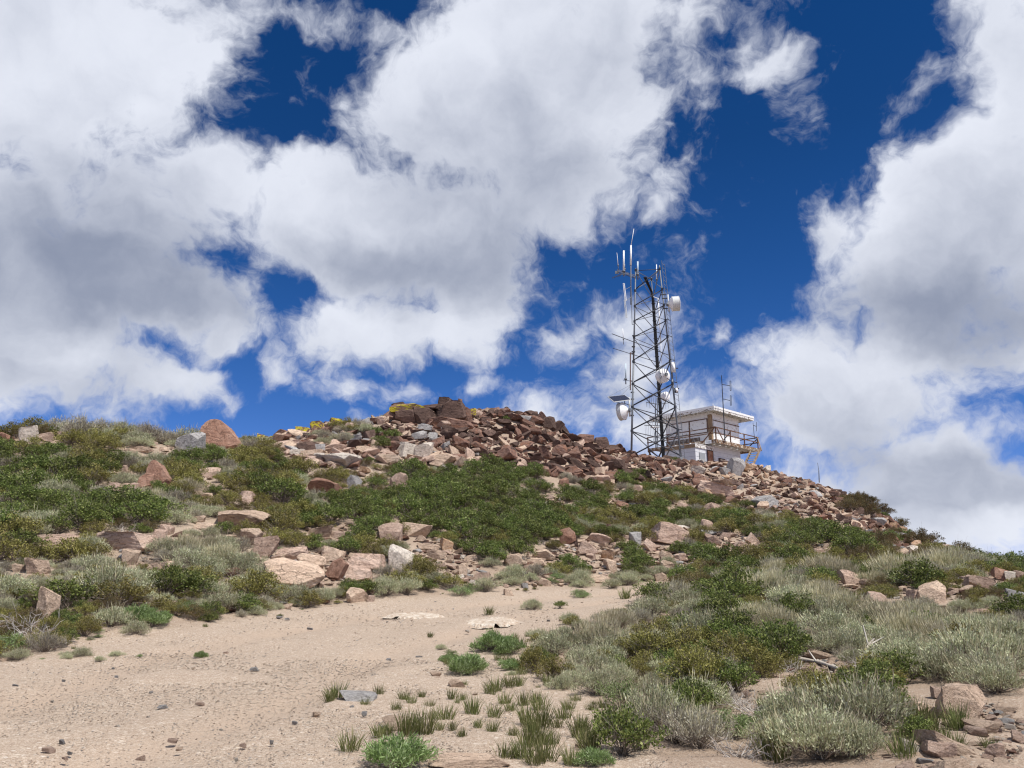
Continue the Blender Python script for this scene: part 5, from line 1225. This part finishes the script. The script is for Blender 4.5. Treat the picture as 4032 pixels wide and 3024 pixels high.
# roof
roof = box(MB(), .02, 6.98, .02, 6.98, ZR - .045, ZR).build('roof', 'roof', look)
mb = MB(); box(mb, -.03, 7.03, -.03, .03, ZR - .13, ZR + .06); box(mb, -.03, .03, .034, 6.966, ZR - .13, ZR + .06); box(mb, 6.97, 7.03, .034, 6.966, ZR - .13, ZR + .06); box(mb, -.03, 7.03, 6.97, 7.03, ZR - .13, ZR + .06); mb.build('white_edge', 'roofwhite', roof)
mb = MB(); box(mb, 0, 7, .0, .04, ZR - .34, ZR - .134); box(mb, 0, .04, .044, 6.956, ZR - .34, ZR - .134); box(mb, 6.96, 7, .044, 6.956, ZR - .34, ZR - .134); box(mb, 0, 7, 6.96, 7, ZR - .34, ZR - .134); mb.build('fascia', 'fascia', roof)
box(MB(), .044, 6.956, .044, 6.956, ZR - .11, ZR - .05).build('soffit', 'soffit', roof)
mb = MB()
for i in range(13):
    s = .45 + i * .51
    box(mb, s, s + .05, .05, D1 - .01, ZR - .27, ZR - .112); box(mb, s, s + .05, D2 + .01, 6.95, ZR - .27, ZR - .112)
    if D1 < s < D2: box(mb, .05, D1 - .01, s, s + .05, ZR - .27, ZR - .112); box(mb, D2 + .01, 6.95, s, s + .05, ZR - .27, ZR - .112)
mb.bar(B(.06, .06, ZR - .19), B(D1, D1, ZR - .19), .05, .15); mb.build('rafters', 'soffit', roof)
mb = MB(); mb.tube(B(.15, .15, ZR), B(.15, .15, ZR + .28), .03); mb.tube(B(4.8, .1, ZR), B(4.8, .1, ZR + .25), .012); mb.tube(B(6.9, .1, ZR), B(6.9, .1, ZR + .35), .012); mb.build('roof_stub', 'whitepaint', roof)
box(MB(), -.07, -.032, 3.9, 4.02, ZR - .45, ZR + .06).build('gutter_bracket', 'roofwhite', roof)
# cab walls
mb = MB(); box(mb, D1, D2, D1, D2, ZD + .0, ZR - .115); cab = mb.build('cab_wall', 'wall', look)
# horizontal boards, shutters and trims on the two walls one sees
mb = MB()
for k in range(9):
    z = ZD + .16 + k * .30
    box(mb, D1 - .012, D1 - .002, D1 + .3, D2 - .02, z, z + .285) if k < 9 else None
    box(mb, D1 + .3, D2 - .02, D1 - .012, D1 - .002, z, z + .285)
mb.build('siding', 'wall', cab)
mb = MB(); box(mb, D1 - .03, D1 + .28, D1 - .03, D1 + .28, ZD + .002, ZR - .42); mb.build('corner_post', 'board', look)
for (a, b) in ((.42, 2.15), (2.35, 3.0), (3.1, 4.75)): box(MB(), D1 - .055, D1 - .014, D1 + a, D1 + b, ZD + 1.02, ZD + 2.15).build('shutter', 'wall', look)
for (a, b) in ((.42, 1.9), (2.0, 2.7), (2.8, 4.6)): box(MB(), D1 + a, D1 + b, D1 - .055, D1 - .014, ZD + .98, ZD + 2.0).build('shutter', 'wall', look)
mb = MB(); box(mb, D1 - .07, D1 - .03, D1 + .3, D2, ZD + 2.17, ZD + 2.24); box(mb, D1 - .065, D1 - .03, D1 + .3, D2, ZD + .92, ZD + .98); box(mb, D1 + .3, D2, D1 - .065, D1 - .03, ZD + 1.86 + .2, ZD + 2.12); box(mb, D1 + .3, D2, D1 - .065, D1 - .03, ZD + 1.45, ZD + 1.52); box(mb, D1 - .06, D1 - .03, D1 + 2.2, D1 + 2.3, ZD + 1.0, ZD + 2.16); box(mb, D1 - .062, D1 - .03, D1 + .3, D1 + .38, ZD + .99, ZD + 2.16); mb.build('window_trim', 'rail', look)
box(MB(), D1 - .05, D1 - .013, D1 + 1.2, D2, ZD + .05, ZD + .6).build('bare_wall_strip', 'streak', look)
box(MB(), D1 - .045, D1 - .013, D1 + .3, D1 + .72, ZD + .04, ZD + .75).build('lower_panel', 'wall', look)
# catwalk
E0, E1 = -.1, 7.3
mb = MB(); box(mb, E0 + .02, E1 - .02, E0 + .02, D1 - .06, ZD - .08, ZD - .01); box(mb, E0 + .02, D1 - .06, D1 - .056, E1 - .02, ZD - .08, ZD - .01); box(mb, D2 + .06, E1 - .02, D1 - .056, E1 - .02, ZD - .08, ZD - .01); box(mb, D1 - .056, D2 + .056, D2 + .06, E1 - .02, ZD - .08, ZD - .01)
deck = mb.build('catwalk', 'soffit', look)
mb = MB(); box(mb, E0 - .03, E1 + .03, E0 - .03, E0 + .016, ZD - .32, ZD - .0); box(mb, E0 - .03, E0 + .016, E0 + .02, E1, ZD - .32, ZD - .0); box(mb, E1 - .016, E1 + .03, E0 + .02, E1, ZD - .32, ZD - .0); mb.build('deck_edge', 'deck', deck)
mb = MB()
for s in (.6, 1.5, 2.5, 3.5, 4.5, 5.5, 6.5): box(mb, s, s + .06, E0 + .02, D1 - .01, ZD - .28, ZD - .084)
for s in (1.5, 2.5, 3.5, 4.5, 5.5, 6.5): box(mb, E0 + .02, D1 - .01, s, s + .06, ZD - .28, ZD - .084)
mb.build('joists', 'soffit', deck)
# railing
rail = thing('x', None, None); bpy.data.objects.remove(rail)
def railpost(u, v): MB().bar(B(u, v, ZD - .30), B(u, v, ZD + 1.06), .085, .085, Uax).build('railing_post', 'rail', look)
for u, v in ((E0 - .0, E0), (2.35, E0), (4.8, E0), (E1 - .04, E0), (E0, 2.6), (E0, 5.0), (E0, E1 - .05), (E1 - .04, 3.6), (E1 - .04, E1 - .05)): railpost(u, v)
for v0 in (.0,):
    for z in (.55, 1.04): 
        MB().bar(B(E0 - .08, E0 - .075, ZD + z), B(E1, E0 - .075, ZD + z), .05, .085).build('railing_rail', 'rail', look)
        MB().bar(B(E0 - .075, E0 + .0, ZD + z), B(E0 - .075, E1, ZD + z), .05, .085).build('railing_rail', 'rail', look)
        MB().bar(B(E1 + .01, E0 + .0, ZD + z), B(E1 + .01, E1, ZD + z), .05, .085).build('railing_rail', 'darkwood', look)
mb = MB(); mb.bar(B(E0 + .08, E0 - .08, ZD + 1.0), B(1.15, E0 - .08, ZD - .2), .05, .09); mb.build('railing_brace', 'rail', look)
MB().bar(B(E0 - .08, E0 + .08, ZD + 1.0), B(E0 - .08, 1.3, ZD - .2), .05, .09).build('railing_brace', 'rail', look)
MB().bar(B(2.3, E0 - .09, ZD + .95), B(1.5, E0 + .5, ZD - .1), .05, .09).build('railing_brace', 'darkwood', look)
MB().bar(B(E1 + .03, E0 + .1, ZD + .9), B(E1 + .03, 1.6, ZD - .2), .05, .09).build('railing_brace', 'darkwood', look)
box(MB(), E0 - .06, E0 - .034, .35, 1.0, ZD - .33, ZD - .02).build('notice_board', 'whitepaint', look)
mb = MB()
for z, (a, b) in ((ZD - .15, (.48, .68)), (ZD - .15, (.74, .88)), (ZD - .22, (.48, .88))): box(mb, E0 - .066, E0 - .061, a, b, z, z + .03)
mb.build('notice_lettering', 'greypaint', look)
# lower storey
low = box(MB(), D1 + .03, D2, D1 + .03, D2, ZG, ZD - .085).build('lower_wall', 'block', look)
mb = MB()
for k in range(8): z = ZG + .6 + k * .4; box(mb, D1 + .024, D1 + .032, D1 + .03, D2, z, z + .015); box(mb, D1 + .035, D2, D1 + .022, D1 + .032, z, z + .015)
mb.build('block_joints', 'greypaint', low)
box(MB(), 3.35, 4.3, D1 - .02, D1 + .02, 10.62, 11.10).build('white_panel', 'whitepaint', look)
# sign with two lines of cream letters
sg = box(MB(), 2.0, 3.05, D1 - .06, D1 - .0, 10.50, 11.06).build('sign', 'sign', look)
def words3d(txt, u, z, size, parent):
    cu = bpy.data.curves.new('lettering', 'FONT'); cu.body = txt; cu.size = size; cu.extrude = .004; cu.align_x = 'CENTER'; cu.align_y = 'CENTER'
    tmp = bpy.data.objects.new('lettering', cu); COL.objects.link(tmp); bpy.context.view_layer.update()
    me = bpy.data.meshes.new_from_object(tmp.evaluated_get(bpy.context.evaluated_depsgraph_get())); bpy.data.objects.remove(tmp)
    me.materials.clear(); me.materials.append(MM['ink']); o = bpy.data.objects.new('lettering', me); COL.objects.link(o)
    X, Zv = Uax, Vector((0, 0, 1)); Nn = X.cross(Zv); o.matrix_world = Matrix.Translation(B(u, D1 - .066, z)) @ Matrix((X, Zv, Nn)).transposed().to_4x4(); o.parent = parent
mb = MB()
for a_, b_ in ((2.12, 2.17), (2.24, 2.62), (2.70, 2.94)): box(mb, a_, b_, D1 - .068, D1 - .0605, 10.85, 10.97)
mb.build('weathered_lettering', 'ink', sg); words3d('FIRE LOOKOUT', 2.53, 10.66, .15, sg)
# annex towards the viewer's left
AU0, AU1, AV0, AV1, AZ = -2.0, D1 + .02, .84, 4.2, 11.92
ann = box(MB(), AU0 + .1, AU1, AV0 + .1, AV1 - .1, ZG, AZ - .30).build('annex_wall', 'block', look)
mb = MB()
for k in range(6): z = ZG + .6 + k * .4; box(mb, AU0 + .092, AU0 + .102, AV0 + .12, AV1 - .1, z, z + .015); box(mb, AU0 + .11, AU1 - .01, AV0 + .091, AV0 + .101, z, z + .015)
mb.build('block_joints', 'greypaint', ann)
aroof = box(MB(), AU0, AU1 - .03, AV0, AV1, AZ - .04, AZ).build('annex_roof', 'roofwhite', look)
mb = MB(); box(mb, AU0 + .02, AU1 - .04, AV0 + .02, AV0 + .06, AZ - .34, AZ - .043); mb.build('annex_fascia', 'fascia', aroof)
mb = MB(); box(mb, AU0 + .02, AU0 + .06, AV0 + .063, AV1, AZ - .34, AZ - .043); mb.build('annex_fascia', 'board', aroof)
mb = MB(); box(mb, AU0 + .0, AU0 + .018, 2.0, 2.4, AZ - .30, AZ - .06); mb.build('patch_plate', 'greypaint', aroof)
mb = MB(); mb.tube(B(-1.6, 1.6, AZ), B(-1.6, 1.6, AZ + .13), .07); mb.tube(B(-1.5, 3.2, AZ), B(-1.5, 3.2, AZ + .13), .07); mb.build('roof_vent', 'whitepaint', aroof)
dr = box(MB(), .02, .84, AV0 + .055, AV0 + .095, 9.6, 11.5).build('door', 'door', look)
mb = MB(); box(mb, -.07, .0, AV0 + .045, AV0 + .09, 9.6, 11.58); box(mb, .86, .93, AV0 + .045, AV0 + .09, 9.6, 11.58); box(mb, .004, .856, AV0 + .045, AV0 + .09, 11.51, 11.58); mb.build('door_frame', 'darkwood', dr)
MB().tube(B(.12, AV0 + .05, 10.5), B(.12, AV0 - .02, 10.5), .035).build('door_knob', 'steel', dr)
mb = MB(); mb.bar(B(-1.35, AV0 + .05, 10.7), B(-.45, AV0 + .05, 10.7), .05, .95); mb.build('grey_panel', 'greypaint', look)  # thin flat grey panel on the annex wall beside the door
# stairs down from the catwalk
S0, S1 = Vector(B(6.1, -.55, ZD - .15)), Vector(B(3.9, -.55, 9.9))
st = thing('x', None, None); bpy.data.objects.remove(st)
off = Vax * .45
strs = MB().bar(S0 + off, S1 + off, .06, .26).build('stair_stringer', 'stair', look); MB().bar(S0 - off, S1 - off, .06, .26).build('stair_stringer', 'stair', look)
for k in range(9): f = (k + .6) / 9.4; p = S0.lerp(S1, f); MB().bar(p - off * .93, p + off * .93, .24, .045).build('stair_step', 'drum', look)
MB().bar(S0 - off * 1.1 + Vector((0, 0, -.3)), B(7.0, -.25, ZD + 1.0), .06, .12).build('stair_handrail', 'stair', look)
mb = MB(); mb.bar(B(E0, E1 - .2, ZD - .3), B(E0 + .1, E1 - .2, 9.4), .14, .14); mb.bar(B(E0, E1 - .1, ZD - .3), B(E0 + .1, E1 - 1.6, 9.6), .1, .1); mb.bar(B(E0, E1 - 1.6, ZD - .3), B(E0 + .1, E1 - .1, 9.8), .1, .1); mb.bar(B(E0, E1 - .1, ZD - .1), B(E0, E1 - 2.4, 10.6), .1, .1); mb.build('catwalk_braces', 'darkwood', look)
base_at(look, B(3.5, 3.5, ZG))
for c in list(look.children):
    pass

# masts standing at the lookout
def dip_mast(px0, p0, px1, p1, Y, arms, label, r=.035):
    t = thing('antenna_mast', label, 'mast'); a, b = W(px0, p0, Y), W(px1, p1, Y); MB().tube(a, b, r, r * .6, 8).build('pole', 'darksteel', t)
    for px, pa, pl0, pl1, w in arms:
        f = (p0 - pa) / (p0 - p1); c = a.lerp(b, f); e = W(px, pa + 5, Y); MB().tube(c, e, .028, n=6).build('arm', 'darksteel', t)
        x0, x1 = W(px, pl0, Y), W(px + 1, pl1, Y); o = Vector((w, 0, 0)); mb = MB().tube(x0, x1, .022, n=6)
        if w: mb.tube(x0 + o, x1 + o, .022, n=6).tube(x0, x0 + o, .022, n=6).tube(x1, x1 + o, .022, n=6)
        mb.build('dipole_loop', 'darksteel', t)
    base_at(t, a); return t
dip_mast(2855, 1742, 2841, 1478, 69.6, [(2874, 1514, 1500, 1538, .09), (2875, 1572, 1558, 1596, .09)], 'tall dark mast with two folded dipoles at the catwalk railing', .055)
dip_mast(2971, 1729, 2965, 1665, 74, [(2978, 1674, 1662, 1698, 0)], 'short thin mast with one dipole at the right end of the railing', .03)
t = thing('antenna_mast', 'lone thin pole standing on the skyline right of the lookout cabin', 'mast'); g = ground_at(3225, 1000); a = W(3226, 1900, 61.5); MB().tube(a, W(3224, 1852, 61.5), .045, .03, 8).build('pole', 'steel', t); MB().tube(W(3224, 1853, 61.5), W(3219, 1822, 61.5), .022, .015, 8).build('thin_tip', 'steel', t); base_at(t, a)

# ------------------------------------------------------------------ labels: each natural thing is named by its look and by what it stands next to
OWN = {   # boulders with words of their own, keyed by where the photo shows their foot
 (862, 1772): ('largest rust red boulder on the left skyline, smooth and sloping', 'the rust red skyline boulder'),
 (745, 1792): ('grey fractured boulder touching the rust red skyline boulder', 'the grey fractured boulder'),
 (102, 1741): ('pale upright boulder under brush near the far left skyline', 'the pale upright boulder'),
 (628, 1918): ('lumpy rust brown boulder, taller of a touching pair among shrubs', 'the lumpy rust boulder'),
 (570, 1922): ('lower lumpy boulder touching the taller lumpy rust boulder', None),
 (935, 2082): ('long low tan boulder behind a sagebrush on the left slope', 'the long tan boulder'),
 (492, 2167): ('flat pinkish slab lying under bleached branches on the left slope', 'the flat pinkish slab'),
 (219, 2150): ('low thin pinkish ledge under silvery brush at the far left', 'the low pinkish ledge'),
 (142, 2266): ('square tan boulder with a dark face in the left shrubs', 'the square tan boulder'),
 (165, 2441): ('tall tan boulder standing at the road edge at far left', 'the tall roadside boulder'),
 (1137, 2302): ('broadest tan boulder above the road, flat topped and sunlit', 'the broad tan boulder'),
 (1303, 2280): ('rust brown upright wedge between two tan boulders above the road', 'the rust upright wedge'),
 (1437, 2245): ('rounded pinkish boulder right behind the rust brown upright wedge', None),
 (1562, 2242): ('pale wedge shaped boulder poking out of shrubs above the road', 'the pale wedge boulder'),
 (1637, 2114): ('wide tan boulder at the foot of the big green thicket', 'the wide tan boulder'),
 (1400, 2371): ('rounded tan boulder resting on the uphill edge of the road', 'the rounded roadside boulder'),
 (1328, 1838): ('white topped slab overhanging a dark hollow below the summit', 'the white topped slab'),
 (1776, 1668): ('dark red layered block, tallest of the summit outcrop', 'the summit block'),
 (1690, 1622): ('dark thin slab tilted across the top of the summit outcrop', None),
 (1615, 1628): ('orange and yellow lichened slab on the left of the summit outcrop', None),
 (1602, 1805): ('pale squarish block below the summit, left of two', 'the left pale block'),
 (1671, 1807): ('pale squarish block below the summit, right of two', 'the right pale block'),
 (1240, 1684): ('boulder with the brightest yellow lichen on the left ridge', 'the yellow lichened boulder'),
 (1180, 1690): ('lichened boulder on the skyline left of the brightest yellow one', None),
 (2138, 2206): ('flat tan boulder heading a small rock pile above the road', 'the flat tan boulder'),
 (2398, 2212): ('blocky orange tan boulder on the gravelly gap in the shrubs', 'the orange block'),
 (2500, 2145): ('grey pointed fin of rock on the middle slope', 'the grey rock fin'),
 (2640, 2142): ('largest pinkish tilted slab on the slope below the tower', 'the pinkish tilted slab'),
 (2897, 1872): ('round grey boulder at the foot of the lookout stairs', 'the lookout stairs'),
 (3020, 2002): ('grey blocky boulder at the lower edge of the right scree', 'the grey scree boulder'),
 (3690, 2375): ('largest tan boulder with a shadowed overhang on the right bank', 'the overhanging bank boulder'),
 (3460, 2377): ('brown rounded boulder behind straw brush on the right bank', 'the brown bank boulder'),
 (3598, 2183): ('pale triangular rock leaning below the right end of the scree', 'the pale triangular rock'),
 (3862, 2319): ('pinkish slab in the middle of the far right rock pile', 'the far right rock pile'),
 (3795, 2833): ('biggest tan boulder at the lower right, peaked and pitted', 'the peaked foreground boulder'),
 (3735, 2978): ('long tilted tan slab at the lower right corner', 'the long tilted slab'),
 (1405, 2766): ('flat grey stone set flush in the road gravel', 'the flat grey stone'),
 (1558, 2868): ('flat tan stone set in the gravel in front of grass tufts', 'the flat tan stone'),
 (1840, 3022): ('wide flat tan stone at the bottom edge of the road', 'the wide flat stone'),
}
LM = [(px, py, v[1]) for (px, py), v in OWN.items() if v[1]]
LM += [(1930, 2450, 'the white patch on the road'), (2580, 1830, 'the radio tower foot'), (3230, 2600, 'the dead log'), (2900, 2330, 'the big round roadside shrub'), (1570, 3000, 'the largest pale herb'), (2440, 2790, 'the bright green bush'),
       (3530, 2240, 'the straw brush mound'), (1900, 2000, 'the middle of the green thicket'), (2290, 1734, 'the ridge top slab'), (3225, 1850, 'the lone skyline pole'), (560, 1660, 'the highest grey skyline brush'), (1800, 2890, 'the middle of the gravel flat'),
       (700, 2900, 'the road middle at lower left'), (3900, 2560, 'the sage slope at far right'), (2720, 2960, 'the bottom sage bank'), (2080, 2870, 'the thickest grass tufts'), (600, 2460, 'the roadside herbs at left'), (2250, 2330, 'the far bend of the road'), (3150, 2430, 'the middle of the sage bank'), (3350, 2780, 'the corner shrubs')]
ORD = ['closest', 'second', 'third', 'fourth', 'fifth', 'sixth', 'seventh', 'eighth', 'ninth', 'tenth', 'eleventh', 'twelfth', 'thirteenth', 'fourteenth', 'fifteenth', 'sixteenth', 'seventeenth', 'eighteenth', 'nineteenth', 'twentieth']
RNAME['R'] = 'rust red'; buckets = {}; taken = set()
for it in REG:
    fam_, k, o, px, py, w, h, tilt, wh = it
    if fam_ == 'rock':
        o.name = 'boulder'; grp, cat = 'boulders on the hillside', 'boulder'
        base = RNAME[k] + (' flat slab' if h / w < .42 else ' upright boulder' if h / w > .95 else ' tilted boulder' if abs(tilt) > 15 else ' boulder')
    elif fam_ == 'scree':
        grp, cat = ('broken rocks of the scree' if wh == 'scree' else 'loose rocks on the slope'), 'rock'
        base = RNAME[k] + (' thin' if h < .38 else ' chunky' if h > .55 else '') + (' scree rock' if wh == 'scree' else ' loose rock')
    elif fam_ == 'stone': grp, cat, base = 'loose stones on the road', 'stone', RNAME[k] + (' flat' if h < .5 else '') + ' stone on the road'
    else:
        grp, cat = CATN[k], CATS[k]
        big = {'T': 70, 'H': 120}.get(k, 115); base = WORDS[k]
        if w > big: base = 'large ' + base
        elif w < big * .5: base = 'small ' + base
    o['category'] = cat; o['group'] = grp
    key = (round(px), round(py))
    if fam_ == 'rock' and key in OWN: o['label'] = OWN[key][0]; taken.add(OWN[key][0]); continue
    lx, ly, nm = min(LM, key=lambda L: math.hypot(L[0] - px, (L[1] - py) * 1.6) + (0 if (L[0], L[1]) != key else 1e6))
    dx, dy = px - lx, (py - ly) * 1.6
    d = ('right of' if dx > 0 else 'left of') if abs(dx) > abs(dy) else ('in front of' if dy > 0 else 'behind')
    if fam_ in ('scree', 'rock') and d in ('in front of', 'behind'): d = 'below' if dy > 0 else 'above'
    buckets.setdefault((base, d, nm), []).append((math.hypot(dx, dy), o))
for (base, d, nm), L in buckets.items():
    L.sort(key=lambda a: a[0])
    for i, (dist, o) in enumerate(L):
        if len(L) == 1: o['label'] = '%s %s %s' % (base, d, nm)
        elif i == 0: o['label'] = 'nearest %s %s %s' % (base, d, nm)
        else: o['label'] = '%s nearest %s %s %s' % (ORD[min(i, 19)], base, d, nm)
